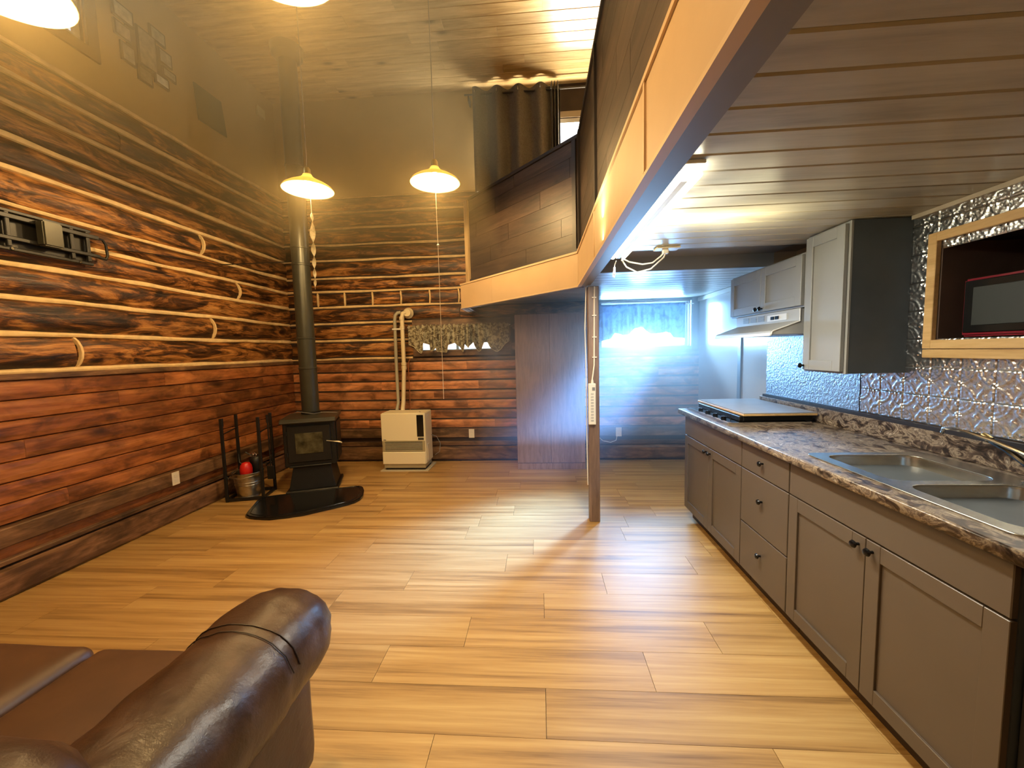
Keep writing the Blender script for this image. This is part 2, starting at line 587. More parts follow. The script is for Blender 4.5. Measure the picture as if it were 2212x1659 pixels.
# ------------------------------------------------------------------ upper ceiling, pine planks
ce = struct('ceiling', MB().box(XL - .1, XR + .3, YF - .1, YB + .2, ZC, ZC + .1), plain)
CW = 0.134
k = 0
y1 = YB
while y1 > 0.4:
    y0 = y1 - CW
    a = XL - random.uniform(0, 1.2)
    while a < XR:
        b = a + random.choice((.9, 1.2, 1.5, 1.9))
        x0, x1 = max(a, XL), min(b, XR)
        if x1 - x0 > .05:
            w, t, c = CW - .003, .012, .004
            mb = MB().extr([(0, 0), (w, 0), (w, -t + c), (w - c, -t), (c, -t), (0, -t + c)], (0, 0, 0), (0, 1, 0), (0, 0, 1), (x1 - x0 - .002, 0, 0))
            o = part('ceiling_plank', mb, pine_x, ce)
            o.location = (x0, y0, ZC)
        a = b
    y1 = y0

# ------------------------------------------------------------------ walls
LEV = [1.375, 1.615, 1.845, 2.06, 2.26, 2.435, 2.66, 2.86, 3.07, 3.262, 3.452]
PLK = [0.435, 0.562, 0.69, 0.818, 0.945, 1.073, 1.20, 1.33]


def zb(k, s, wall):
    return LEV[k] + 0.011 * nz(s * 1.1, k * 3.7 + wall * 11) + 0.005 * nz(s * 4.3, k * 9.1 + wall * 5, 2.0)


def put(wall, s, v, z):
    """point on a wall: s along it, v out into the room"""
    return (XL + .02 + v, s, z) if wall == 0 else (s, YB + .02 - v, z)


def log_piece(wall, k, s0, s1, parent, bulge=0.055):
    n = max(2, int((s1 - s0) / 0.10))
    rings = []
    sd = random.uniform(0, 99)
    for i in range(n + 1):
        s = s0 + (s1 - s0) * i / n
        za, zt = zb(k, s, wall), zb(k + 1, s, wall)
        e = min(1, (min(s - s0, s1 - s) + .012) / .03)
        r = []
        for j in range(9):
            t = j / 8
            bv = bulge * (math.sin(PI * t) ** 0.62) * (0.92 + 0.20 * nz(s * 2.2, sd, t * 1.5)) + 0.006 * nz(s * 9, sd, t * 6)
            r.append(put(wall, s, -.01 + bv * (0.85 + .15 * e), za + (zt - za) * t))
        r.append(put(wall, s, -.03, zt)); r.append(put(wall, s, -.03, za))
        rings.append(r)
    return part('log', MB().loft(rings), log_x if wall else log_y, parent, smooth=True)


def chink_piece(wall, k, s0, s1, parent, h=0.018):
    n = max(2, int((s1 - s0) / 0.07))
    rings = []
    for i in range(n + 1):
        s = s0 + (s1 - s0) * i / n
        z = zb(k, s, wall)
        hh = h * (1.0 + 0.45 * nz(s * 3.1, k * 5.5 + wall))
        rings.append([put(wall, s, v, z + d * hh) for d, v in ((-1, .006), (-.6, .026), (0.1, .031), (.7, .026), (1, .006))] + [put(wall, s, -.02, z + hh), put(wall, s, -.02, z - hh)])
    return part('chinking', MB().loft(rings), chinkm, parent, smooth=True)


def vchink(wall, s, z0, z1, parent, w=0.011):
    rings = []
    for i in range(7):
        t = i / 6
        bv = 0.050 * math.sin(PI * t) ** 0.6
        ss = s + 0.02 * math.sin(PI * t)
        z = z0 + (z1 - z0) * t
        rings.append([put(wall, ss - w, bv - .02, z), put(wall, ss - w * .7, bv + .006, z), put(wall, ss + w * .7, bv + .006, z), put(wall, ss + w, bv - .02, z)])
    return part('chinking', MB().loft(rings), chinkm, parent, smooth=True)


def siding(axis_wall, s0, s1, z0, z1, parent, mat, name='plank', proud=0.018):
    w = z1 - z0 - (.006 if axis_wall else .004)
    prof = [(0, -.012), (0, .004), (.006, proud * .75), (w * .3, proud), (w * .7, proud), (w - .006, proud * .75), (w, .004), (w, -.012)]
    if axis_wall == 0:
        mb = MB().extr(prof, (XL + .02, s0, z0), (0, 0, 1), (1, 0, 0), (0, s1 - s0 - .0015, 0))
    else:
        mb = MB().extr(prof, (s0, YB + .02, z0), (0, 0, 1), (0, -1, 0), (s1 - s0 - .0015, 0, 0))
    return part(name, mb, mat, parent)


def walls_with_holes(axis, const0, const1, a0, a1, z0, z1, holes):
    """boxes around rectangular holes [(a0,a1,z0,z1)] that do not overlap in a"""
    mb = MB()

    def bx(p, q, r, s):
        if q - p < 1e-4 or s - r < 1e-4: return
        if axis == 'X': mb.box(const0, const1, p, q, r, s)
        else: mb.box(p, q, const0, const1, r, s)
    segs = sorted(holes)
    cuts = [a0]
    for h in segs: cuts += [h[0], h[1]]
    cuts.append(a1)
    cuts = sorted(set(cuts))
    for p, q in zip(cuts, cuts[1:]):
        hs = sorted([(h[2], h[3]) for h in segs if h[0] <= p + 1e-6 and h[1] >= q - 1e-6])
        z = z0
        for c, d in hs:
            bx(p, q, z, c); z = d
        bx(p, q, z, z1)
    return mb


darkback = flat('dark_wall_core', (.035, .018, .010), .8)
# left wall
HL = (2.10, 2.95, 3.78, 4.50)
wl = struct('wall_left', walls_with_holes('X', XL - .15, XL + .005, YF, YB + .2, 0, ZC, [HL]), darkback)
part('wall_panel', walls_with_holes('X', XL + .005, XL + .02, YF, YB, 3.45, ZC, [HL]), tanwall, wl)
jl = {5: [3.80], 3: [4.24], 1: [3.852], 0: [2.637], 7: [1.2], 8: [3.1], 4: [1.7]}
for k in range(10):
    cuts = [YF] + jl.get(k, []) + [YB]
    for a, b in zip(cuts, cuts[1:]):
        log_piece(0, k, a + .004, b - .004, wl)
    for c in jl.get(k, []):
        if k < 6: vchink(0, c, zb(k, c, 0), zb(k + 1, c, 0), wl)
for k in range(11): chink_piece(0, k, YF, YB - .02, wl, 0.021)
wj = {0: [3.3], 1: [2.9, 4.55], 2: [3.9], 3: [4.3, 2.3], 4: [4.7, 1.6], 5: [3.6], 6: [4.2, 2.5]}
for k in range(7):
    cuts = [YF] + sorted(wj.get(6 - k, [])) + [YB]
    for a, b in zip(cuts, cuts[1:]): siding(0, a, b, PLK[k], PLK[k + 1], wl, cedar_y)
# trims along the left wall
tl = struct('trim_1', MB().box(XL, XL + .052, YF, YB, 1.325, 1.365), old_y, bev=.004)
t2 = struct('trim_2', MB().box(XL, XL + .095, YF, YB, 0.315, 0.432), old_y, bev=.006)
t3 = struct('trim_3', MB().box(XL, XL + .045, YF, YB, 0.205, 0.315), cedar_y, bev=.004)
t4 = struct('trim_4', MB().box(XL, XL + .088, YF, YB, 0.203, 0.236), old_y, bev=.006)
base_y = wood('baseboard_y', (.08, .038, .02), (.20, .10, .05), (.36, .20, .11), axis='Y', rough=.45, knots=1.2, var=.1, kscale=2.2, blotch=.6)
b1 = struct('baseboard_left', MB().extr([(0.0, 0), (0.183, 0), (0.183, .075), (.170, .105), (.02, .105), (0.0, .09)], (XL, YF, 0.004), (0, 0, 1), (1, 0, 0), (0, YB - YF, 0)), base_y)

# back wall
W1 = (-1.56, -0.60, 1.462, 1.775)
W2 = (0.79, 1.87, 1.440, 1.995)
W3 = (-0.70, 1.10, 3.30, 4.24)
wb = struct('wall_back', walls_with_holes('Y', YB, YB + .18, XL - .1, XR + .3, 0, ZC, [(-1.56, -.70, W1[2], W1[3]), (-.70, -.60, W1[2], W1[3]), (-.70, -.60, W3[2], W3[3]), (-.60, .79, W3[2], W3[3]),
                                                                                       (.79, 1.10, W2[2], W2[3]), (.79, 1.10, W3[2], W3[3]), (1.10, 1.87, W2[2], W2[3])]), darkback)
part('wall_panel', walls_with_holes('Y', YB - .018, YB, XL, .28, 3.45, ZC, [(W3[0], .28, 3.45, W3[3])]), tanwall, wb)
# reddish siding at loft level beside the curtain
for i, z in enumerate((4.25, 4.38, 4.51)):
    siding(1, .28, XR, z, min(z + .13, ZC - .012), wb, cedar_x)
SURR = (-1.64, -.36)
for k in range(10):
    if k in (0, 1):
        segs = [(XL + .02, SURR[0]), (SURR[1], .72)] if k == 1 else [(XL + .02, SURR[0]), (SURR[1], .72)]
        for a, b in segs:
            if b - a > .5 and a < -3: log_piece(1, k, a, b, wb)
            else: log_piece(1, k, a, b, wb, .04)
    elif k == 2:
        log_piece(1, k, XL + .02, -1.02, wb); log_piece(1, k, -1.01, .72, wb)
    elif k == 3:
        xs = [XL + .02, -2.91, -2.545, -2.17, -1.79, -1.41, -1.03, -.6]
        for a, b in zip(xs, xs[1:]): log_piece(1, k, a + .004, b - .004, wb)
        for x in xs[1:-1]: vchink(1, x, zb(3, x, 1), zb(4, x, 1), wb, .012)
    else:
        log_piece(1, k, XL + .02, -.45, wb)
for k in range(11):
    chink_piece(1, k, XL + .02, -1.66 if k in (0, 1) else (-1.60 if k == 2 else -.5), wb)
bj = {0: [-2.3, -.6], 1: [-1.9, 1.2], 2: [-2.7, -.95], 3: [-1.4, .9], 4: [-2.1, -.8], 5: [-2.5, 1.5], 6: [-1.75, -.95]}
for k in range(7):
    cuts = [XL + .02] + sorted(bj[k]) + [XR]
    for a, b in zip(cuts, cuts[1:]): siding(1, a, b, PLK[k], PLK[k + 1], wb, cedar_x, proud=.026)
for z in (1.62, 1.75, 1.88):
    siding(1, .70, .785, z, z + .13, wb, cedar_x)
struct('trim_5', MB().box(XL, XR, YB - .055, YB + .01, 0.315, 0.430), old_x, bev=.006)
struct('trim_6', MB().box(XL, XR, YB - .045, YB + .01, 0.205, 0.262), old_x, bev=.005)
struct('trim_7', MB().box(XL, XR, YB - .020, YB + .01, 0.262, 0.315), toem)
struct('trim_8', MB().box(XL, XR, YB - .012, YB + .01, 1.33, 1.365), old_x, bev=.003)
struct('baseboard_back', MB().extr([(0.0, 0), (0.175, 0), (0.175, .05), (.150, .085), (.02, .085), (0.0, .07)], (XL, YB + .01, 0.02), (0, 0, 1), (0, -1, 0), (XR - XL, 0, 0)), old_x)
# dark surround of the small window
sm = MB()
sm.box(SURR[0], W1[0], YB - .04, YB + .02, 1.39, 1.86).box(W1[1], SURR[1], YB - .04, YB + .02, 1.39, 1.86)
sm.box(W1[0], W1[1], YB - .04, YB + .02, 1.39, W1[2]).box(W1[0], W1[1], YB - .04, YB + .02, W1[3], 1.86)
struct('trim_9', sm, old_x)


def window(name, h, framew=.035, mull=(), dep=0.10, fm=whitem, paneb=True):
    a0, a1, z0, z1 = h
    mb = MB()
    mb.box(a0, a1, YB + dep, YB + dep + .05, z0, z0 + framew).box(a0, a1, YB + dep, YB + dep + .05, z1 - framew, z1)
    mb.box(a0, a0 + framew, YB + dep, YB + dep + .05, z0 + framew, z1 - framew).box(a1 - framew, a1, YB + dep, YB + dep + .05, z0 + framew, z1 - framew)
    w = struct(name, mb, fm)
    for m in mull:
        part('mullion', MB().box(m - .018, m + .018, YB + dep - .008, YB + dep + .045, z0 + framew, z1 - framew), fm, w)
    xs = [a0 + framew] + sorted(mull) + [a1 - framew]
    for p, q in zip(xs, xs[1:]):
        part('pane', MB().box(p, q, YB + dep + .02, YB + dep + .024, z0 + framew, z1 - framew), glassm, w)
    return w


window('window_1', W1, .012, (-1.08,))
w2 = window('window_2', W2, .02, ())
darkframe = flat('dark_window_jamb', (0.055, 0.06, 0.07), 0.4)
for i in range(4):
    part('track', MB().box(1.875 + i * .018, 1.885 + i * .018, YB - .045 + .008 * i, YB - .02, 1.44, 2.0), darkframe if i % 2 else whitem, w2)
part('casing', MB().box(1.90, 1.955, YB - .04, YB + .01, 1.40, 2.03).box(.74, .785, YB - .03, YB + .01, 1.40, 2.03).box(.785, 1.90, YB - .03, YB + .01, 1.40, 1.437), darkframe, w2)
w3 = window('window_3', W3, .05, (.2,))
part('casing', MB().box(W3[0] - .04, W3[0], YB - .03, YB + .1, 3.25, 4.20).box(W3[0], W3[1], YB - .02, YB + .1, W3[3] - .06, W3[3] - .01), whitem, w3)
part('head_board', MB().box(.28, W3[1] + .06, YB - .03, YB, W3[3], W3[3] + .07), flat('grey_head_board', (.33, .26, .18), .5), w3)
# left wall window, high up
mb = MB().box(XL - .06, XL - .02, 2.10, 2.95, 3.78, 3.84).box(XL - .06, XL - .02, 2.10, 2.95, 4.44, 4.50).box(XL - .06, XL - .02, 2.10, 2.16, 3.84, 4.44).box(XL - .06, XL - .02, 2.89, 2.95, 3.84, 4.44)
w4 = struct('window_4', mb, whitem)
part('pane', MB().box(XL - .045, XL - .041, 2.16, 2.89, 3.84, 4.44), glassm, w4)
part('casing', MB().box(XL + .015, XL + .04, 2.95, 3.03, 3.70, 4.58).box(XL + .015, XL + .04, 2.02, 2.10, 3.70, 4.58).box(XL + .015, XL + .04, 2.10, 2.95, 3.70, 3.78).box(XL + .015, XL + .04, 2.10, 2.95, 4.50, 4.58), picm, w4)

# right wall
CUB = (0.95, 1.985, 1.40, 1.885)
mb = walls_with_holes('X', XK + .006, 2.30, YF, 3.36, 0, ZK + .02, [CUB])
mb.box(2.30, 2.34, YF, 3.36, 0, ZK + .02)
mb.box(XR, 2.30, 3.36, YB, 0, ZK + .02).box(XR, 2.30, YF, YB, ZK + .02, ZC)
wr = struct('wall_right', mb, plain)
part('gloss_panel', MB().box(XR - .008, XR, 3.36, 4.13, 0.0, ZK), gloss_panel, wr)
part('gloss_panel', MB().box(XR - .008, XR, 4.14, YB, 0.0, ZK), gloss_panel, wr)
part('batten', MB().box(XR - .022, XR - .008, 4.08, 4.14, 0.0, ZK - .12), flat('grey_batten', (.16, .17, .18), .4), wr)
part('cove_trim', MB().box(XR - .03, XR - .008, 3.36, YB, ZK - .05, ZK - .004), flat('cove', (.55, .47, .36), .4), wr)
struct('wall_front', MB().box(XL - .1, XR + .3, YF - .12, YF, 0, ZC), plain)

# ------------------------------------------------------------------ added scatter volumes that imitate lens glare
def glare_volume(name, density, aniso, box, label, col=(1, 1, 1)):
    hz = bpy.data.materials.new(name); hz.use_nodes = True
    hn = hz.node_tree
    hn.nodes.remove(hn.nodes['Principled BSDF'])
    vs_ = hn.nodes.new('ShaderNodeVolumeScatter')
    vs_.inputs['Color'].default_value = (*col, 1)
    vs_.inputs['Density'].default_value = density
    vs_.inputs['Anisotropy'].default_value = aniso
    hn.links.new(vs_.outputs[0], hn.nodes['Material Output'].inputs['Volume'])
    ho = part('glare_volume', MB().box(*box), hz)
    ho['kind'] = 'stuff'
    return tag(ho, label, 'glare_volume')


glare_volume('glare_volume', .065, .3, (XL - .02, -.35, YF + .01, YB + .30, 2.305, ZC - .001), 'added volume imitating warm lens glare around the pendant lamps', (1, .80, .42))
glare_volume('glare_volume', .065, .3, (XL - .02, -.60, YF + .01, YB + .30, 2.75, ZC - .003), 'added volume strengthening the warm lens glare under the high ceiling', (1, .80, .42))
glare_volume('glare_volume', .17, .35, (-.55, 1.99, 3.40, YB + .30, .60, 2.02), 'added volume imitating bluish lens glare in front of the kitchen window')
glare_volume('glare_volume', .04, .55, (-.75, 1.80, 2.7, YB + .31, .30, 2.28), 'added volume imitating fainter bluish lens glare from the window to the post')

# ------------------------------------------------------------------ loft
DX, DY = -0.88 - .318, 4.555 - 3.25


def diag_x(y):  # x of the loft edge
    return .318 if y <= 3.25 else max(-.88, .318 + (y - 3.25) / DY * DX)


RY0, RY1 = 2.60, 3.30
lf = struct('loft_floor', MB().prism([(.345, YF), (.345, RY0), (XR, RY0), (XR, YF)], ZK + .016, 2.195)
            .prism([(.345, RY0), (.345, RY1), (XR, RY1), (XR, RY0)], 2.145, 2.195)
            .prism([(.345, RY1), (-.855, 4.57), (-.855, YB), (XR, YB), (XR, RY1)], ZK + .016, 2.195), plain)
part('recess_panel', MB().box(.42, XK, RY0, RY1, 2.139, 2.1445).box(.42, XK, RY1 - .008, RY1, ZK, 2.139).box(.42, XK, RY0, RY0 + .008, ZK, 2.139), flat('recess_paint', (.30, .29, .27), .5), lf)
k = 0
KW = 0.124
y1 = YB
rowsd = []
while y1 > YF + .02:
    y0 = max(YF, y1 - KW)
    if y1 > RY1 > y0: y0 = RY1
    if y1 <= RY1 and y1 > RY0:
        y1 = RY0; continue
    xa = diag_x(y0) + .145 + (0.03 if y0 > 3.2 else 0)
    xb = diag_x(y1) + .145 + (0.03 if y1 > 3.2 else 0)
    xe = XR - .03 if y0 > 3.36 else XK
    g = .0012
    t = .014
    poly = [(xa, y0 + g), (xe, y0 + g), (xe, y1 - g), (xb, y1 - g)]
    polyb = [(xa, y0 + g + .006), (xe, y0 + g + .006), (xe, y1 - g - .006), (xb, y1 - g - .006)]
    vs = [(x, y, ZK + .014) for x, y in poly] + [(x, y, ZK + .005) for x, y in poly] + [(x, y, ZK) for x, y in polyb]
    fs = [(0, 1, 2, 3), (11, 10, 9, 8)]
    for r in (0, 4):
        fs += [(r + i, r + (i + 1) % 4, r + 4 + (i + 1) % 4, r + 4 + i) for i in range(4)]
    part('ceiling_plank', MB().add(vs, fs), grey_plank, lf)
    y1 = y0
# beam and fascia
FZ0, FZ1 = 1.925, 2.198


def strip(p, q, off0, off1, z0, z1):
    """box along the loft edge from p to q (plan points), between two offsets inward"""
    p, q = Vector((*p, 0)), Vector((*q, 0))
    d = (q - p).normalized()
    n = Vector((d.y, -d.x, 0))
    if n.x < 0: n = -n
    a, b, c, e = p + n * off0, q + n * off0, q + n * off1, p + n * off1
    return MB().prism([(a.x, a.y), (b.x, b.y), (c.x, c.y), (e.x, e.y)], z0, z1)


A0, A1, A2, A3 = (.318, YF), (.318, 3.25), (-.88, 4.555), (-.88, YB)
fa = struct('loft_fascia')
for y0, y1 in ((YF, -.1), (-.1, 1.235), (1.235, 2.30), (2.30, 3.25)):
    part('fascia_panel', strip((.318, y0 + .002), (.318, y1 - .002), .0, .02, FZ0 + .012, FZ1 - .012), fasciam, fa, bev=.002)
for t0, t1 in ((0, .66), (.66, 1)):
    p = (.318 + DX * t0, 3.25 + DY * t0); q = (.318 + DX * t1, 3.25 + DY * t1)
    part('fascia_panel', strip(p, q, .0, .02, FZ0 + .012, FZ1 - .012), fasciam, fa, bev=.002)
part('fascia_panel', strip(A2, A3, .0, .02, FZ0 + .012, FZ1 - .012), fasciam, fa, bev=.002)
for a, b in ((A0, A1), (A1, A2), (A2, A3)):
    part('top_strip', strip(a, b, -.008, .05, FZ1 - .012, FZ1 + .004), fasciat, fa)
    part('bottom_strip', strip(a, b, -.005, .025, FZ0, FZ0 + .012), fasciat, fa)
    part('batten', strip(a, b, .025, .065, FZ0, FZ0 + .02), greypaint, fa)
    part('beam', strip(a, b, .065, .095, FZ0 + .008, ZK + .016), greypaint, fa)
    part('soffit_strip', strip(a, b, .095, .145, ZK - .028, ZK + .012), flat('pale_soffit', (.33, .29, .24), .4), fa)
part('batten', MB().box(.312, .318, 1.225, 1.240, FZ0 + .012, FZ1 - .012).box(.312, .318, 2.292, 2.306, FZ0 + .012, FZ1 - .012), fasciat, fa)

# railing panels of dark vinyl planks
rl = thing('loft_railing', 'dark plank-clad solid railing along the edge of the loft', 'railing', (.36, 3.25, 2.2))
RT = 3.07
RA = (.335, YF); RB = (.335, 3.25); RC = (-.735, 4.415)
LW = .148


def rail_planks(p, q, offs):
    p, q = Vector((*p, 0)), Vector((*q, 0))
    L = (q - p).length; d = (q - p) / L
    for r in range(6):
        z0 = 2.205 + r * LW
        z1 = min(z0 + LW, RT - .012)
        a = -offs[r % len(offs)]
        while a < L:
            b = min(a + 1.0, L)
            s = max(a, 0)
            if b - s > .03:
                P, Q = p + d * (s + .0015), p + d * (b - .0015)
                mb = strip((P.x, P.y), (Q.x, Q.y), .0, .014, 0, z1 - z0 - .002)
                ang = math.atan2(d.y, d.x)
                me_off = P
                mb.v = [tuple((Matrix.Rotation(-ang, 4, 'Z') @ (Vector(v) - P))) for v in mb.v]
                o = part('plank', mb, railm, rl, world=False)
                o.location = (P.x - .36, P.y - 3.25, z0 - 2.2)
                o.rotation_euler = (0, 0, ang)
            a += 1.0


rail_planks(RA, RB, (.2, .7, .45, .9, .1, .6))
rail_planks(RB, RC, (.35, .8, .1, .55, .9, .2))
for a, b in ((RA, RB), (RB, RC), (RC, (-.735, YB))):
    part('rail_core', strip(a, b, .014, .07, 2.2, RT - .005), raild, rl)
    part('top_cap', strip(a, b, -.012, .085, RT - .012, RT + .018), raild, rl, bev=.003)
    part('bottom_trim', strip(a, b, -.012, .0, 2.2, 2.225), raild, rl)
part('corner_trim', MB().box(.318, .345, 3.16, 3.262, 2.2, RT), raild, rl)
part('corner_trim', MB().box(.321, .345, 2.30, 2.33, 2.2, RT), raild, rl)
u = Vector((DX, DY)).normalized()
part('corner_trim', strip((.335 + u.x * .03, 3.25 + u.y * .03), (.335 + u.x * .07, 3.25 + u.y * .07), -.01, .0, 2.2, RT), raild, rl)
part('end_stud', strip((RC[0] - u.x * -.0, RC[1]), (RC[0] + u.x * .07, RC[1] + u.y * .07), -.02, .07, 2.2, RT), paleboard, rl, label='pale bare wood stud')
part('end_trim', strip((RC[0] + u.x * .075, RC[1] + u.y * .075), (RC[0] + u.x * .10, RC[1] + u.y * .10), -.0, .07, 2.2, RT), raild, rl)

# ------------------------------------------------------------------ support post
po = thing('support_post', 'square brown wooden post holding up the loft corner', 'post', (.434, 3.275, 0))
part('shaft', MB().box(.392, .477, 3.232, 3.318, 0, FZ0 - .001), postm, po, bev=.004)
ps = thing('power_strip', 'long beige power strip mounted upright on the wooden post', 'power strip', (.417, 3.23, .82))
part('case', MB().box(.386, .444, 3.200, 3.230, .822, 1.155), strip_m, ps, bev=.004)
for i in range(10):
    part('socket', MB().box(.404, .426, 3.198, 3.2005, .850 + i * .024, .862 + i * .024), flat('socket_grey', (.45, .44, .42), .5), ps)
part('switch', MB().box(.415, .437, 3.196, 3.2005, 1.10, 1.125), flat('switch_grey', (.2, .2, .21), .4), ps)
part('cord', MB().tube([(.418, 3.215, 1.155), (.418, 3.215, 1.19), (.435, 3.225, 1.30), (.438, 3.225, 1.60), (.442, 3.225, 1.92)], .006, 6), white, ps, smooth=True)
part('strain_relief', MB().tube([(.418, 3.215, 1.15), (.418, 3.215, 1.185)], [.013, .008], 8), strip_m, ps)
for z in (1.36, 1.52, 1.69, 1.83):
    part('staple', MB().box(.422, .456, 3.216, 3.2315, z, z + .008), white, ps)
o = part('white_cable', MB().tube([(.384, 3.28, 1.95), (.372, 3.28, 1.6), (.378, 3.28, 1.2), (.380, 3.28, .6), (.384, 3.28, .30)], .005, 6), white, smooth=True)
tag(o, 'thin white cable running down the left side of the post', 'cable')

# ------------------------------------------------------------------ wardrobe
wd = thing('wardrobe', 'tall brown wood-grain wardrobe standing against the back wall', 'wardrobe', (.12, 4.88, 0))
part('body', MB().box(-.285, .525, 4.715, 5.085, 0.0, 1.855), wardm, wd, bev=.003)
part('door', MB().box(-.283, .118, 4.695, 4.714, .085, 1.85), wardm, wd, bev=.002)
part('door', MB().box(.122, .523, 4.695, 4.714, .085, 1.85), wardm, wd, bev=.002)
part('plinth', MB().box(-.283, .523, 4.70, 4.714, .002, .078), wardm, wd, bev=.002)

# ------------------------------------------------------------------ kitchen base cabinets
XF = 1.188


def shaker(y0, y1, z0, z1, xf, parent, mat, fw=.062, name='door', raised=True):
    mb = MB()
    t = .019
    if raised:
        mb.box(xf, xf + t, y0, y0 + fw, z0, z1).box(xf, xf + t, y1 - fw, y1, z0, z1)
        mb.box(xf, xf + t, y0 + fw, y1 - fw, z0, z0 + fw).box(xf, xf + t, y0 + fw, y1 - fw, z1 - fw, z1)
        o = part(name, mb, mat, parent, bev=.0015)
        part('panel', MB().box(xf + .009, xf + t, y0 + fw - .002, y1 - fw + .002, z0 + fw - .002, z1 - fw + .002), mat, o)
    else:
        o = part(name, MB().box(xf, xf + t, y0, y1, z0, z1), mat, parent, bev=.0025)
    return o


def knob(x, y, z, parent):
    pts = [(x + .001, y, z), (x - .012, y, z), (x - .014, y, z), (x - .020, y, z), (x - .027, y, z), (x - .030, y, z)]
    return part('knob', MB().tube(pts, [.006, .005, .011, .0155, .012, .004], 12), knobm, parent, smooth=True)


def base_cab(label, y0, y1, kind):
    t = thing('base_cabinet', label, 'cabinet', (1.5, (y0 + y1) / 2, 0), group='lower kitchen cabinets')
    part('body', MB().box(XF + .02, XK, y0 + .001, y1 - .001, .10, .872), cabside, t)
    part('toe_kick', MB().box(XF + .07, XF + .085, y0 + .001, y1 - .001, 0.001, .10), toem, t)
    g = .003
    if kind == 'drawers':
        for a, b in ((.104, .385), (.391, .708), (.714, .868)):
            o = shaker(y0 + g, y1 - g, a, b, XF, t, cabm, name='drawer', raised=False)
            knob(XF, (y0 + y1) / 2, (a + b) / 2 + (.03 if b < .8 else 0), o)
    else:
        shaker(y0 + g, y1 - g, .714, .868, XF, t, cabm, name='false_front', raised=False)
        ym = (y0 + y1) / 2
        for a, b, ky in ((y0 + g, ym - .0015, ym - .032), (ym + .0015, y1 - g, ym + .032)):
            o = shaker(a, b, .104, .708, XF, t, cabm)
            knob(XF, ky, .672, o)
    return t


base_cab('taupe double-door base cabinet under the cooktop, farthest along the counter', 2.412, 3.335, 'doors')
base_cab('taupe three-drawer base cabinet between the two double-door cabinets', 1.958, 2.410, 'drawers')
base_cab('taupe double-door base cabinet under the sink, nearest the camera', 1.045, 1.956, 'doors')
dw = thing('undercounter_appliance', 'black appliance in shadow under the near end of the counter', 'appliance', (1.5, .72, 0))
part('body', MB().box(XF + .05, XK, .43, 1.040, .02, .868), voidm, dw, bev=.004)
part('door', MB().box(XF + .028, XF + .049, .435, 1.036, .11, .86), voidm, dw, bev=.003)
part('foot', MB().box(XF + .10, XK - .1, .46, 1.0, 0, .02), voidm, dw)


def plate_with_holes(name, outer, holes, z0, z1, mat, parent, bev=0.0):
    cu = bpy.data.curves.new(name, 'CURVE')
    cu.dimensions = '2D'; cu.fill_mode = 'BOTH'
    cu.extrude = (z1 - z0) / 2 - bev
    cu.bevel_depth = bev
    cu.bevel_resolution = 1
    for pl in [outer] + holes:
        s = cu.splines.new('POLY')
        s.points.add(len(pl) - 1)
        for i, (x, y) in enumerate(pl): s.points[i].co = (x, y, 0, 1)
        s.use_cyclic_u = True
    tmp = bpy.data.objects.new(name, cu)
    C.objects.link(tmp)
    bpy.context.view_layer.update()
    dg = bpy.context.evaluated_depsgraph_get()
    me = bpy.data.meshes.new_from_object(tmp.evaluated_get(dg))
    bpy.data.objects.remove(tmp)
    me.transform(Matrix.Translation((0, 0, (z0 + z1) / 2)))
    if parent: me.transform(Matrix.Translation(-parent.location))
    me.materials.clear(); me.materials.append(mat)
    o = bpy.data.objects.new(name, me)
    C.objects.link(o)
    if parent: o.parent = parent
    return o


def rrect(x0, x1, y0, y1, r, n=5):
    pts = []
    for cx, cy, a0 in ((x1 - r, y1 - r, 0), (x0 + r, y1 - r, PI / 2), (x0 + r, y0 + r, PI), (x1 - r, y0 + r, 1.5 * PI)):
        for i in range(n + 1):
            a = a0 + PI / 2 * i / n
            pts.append((cx + r * math.cos(a), cy + r * math.sin(a)))
    return pts


ct = thing('countertop', 'long brown marbled laminate countertop with backsplash along the right wall', 'countertop', (1.5, 1.9, .874))
SK = (1.235, 1.755, 1.075, 1.925)
plate_with_holes('slab', [(1.160, .40), (XK - .002, .40), (XK - .002, 3.40), (1.160, 3.40)], [rrect(SK[0] + .02, SK[1] - .02, SK[2] + .02, SK[3] - .02, .04)], .874, .914, counterm, ct, bev=.006)
part('backsplash', MB().box(XK - .024, XK - .002, .40, 3.40, .9145, 1.012), counterm, ct, bev=.003)
part('seam_strip', MB().box(XK - .022, XK + .004, .40, 3.36, 1.0125, 1.032), flat('dark_caulk_strip', (.018, .016, .018), .4), ct)

# ------------------------------------------------------------------ sink
sk = thing('kitchen_sink', 'stainless steel double-bowl kitchen sink set into the countertop', 'sink', (1.5, 1.5, .914))
B1 = (1.285, 1.665, 1.520, 1.885)
B2 = (1.285, 1.665, 1.115, 1.480)
plate_with_holes('rim', rrect(*SK, .035), [rrect(*B1, .06), rrect(*B2, .06)], .9145, .9195, steel, sk, bev=.002)


def bowl(b):
    x0, x1, y0, y1 = b
    rings = []
    for ins, z, r in ((0, .918, .06), (.002, .905, .06), (.006, .80, .06), (.014, .765, .055), (.035, .745, .045), (.09, .738, .03), (.15, .736, .02)):
        rings.append([(x, y, z) for x, y in rrect(x0 + ins, x1 - ins, y0 + ins, y1 - ins, r)])
    mb = MB().loft(rings, cap=False)
    mb.f.append(tuple(range(len(mb.v) - len(rings[0]), len(mb.v))))
    return part('bowl', mb, steel, sk, smooth=True)


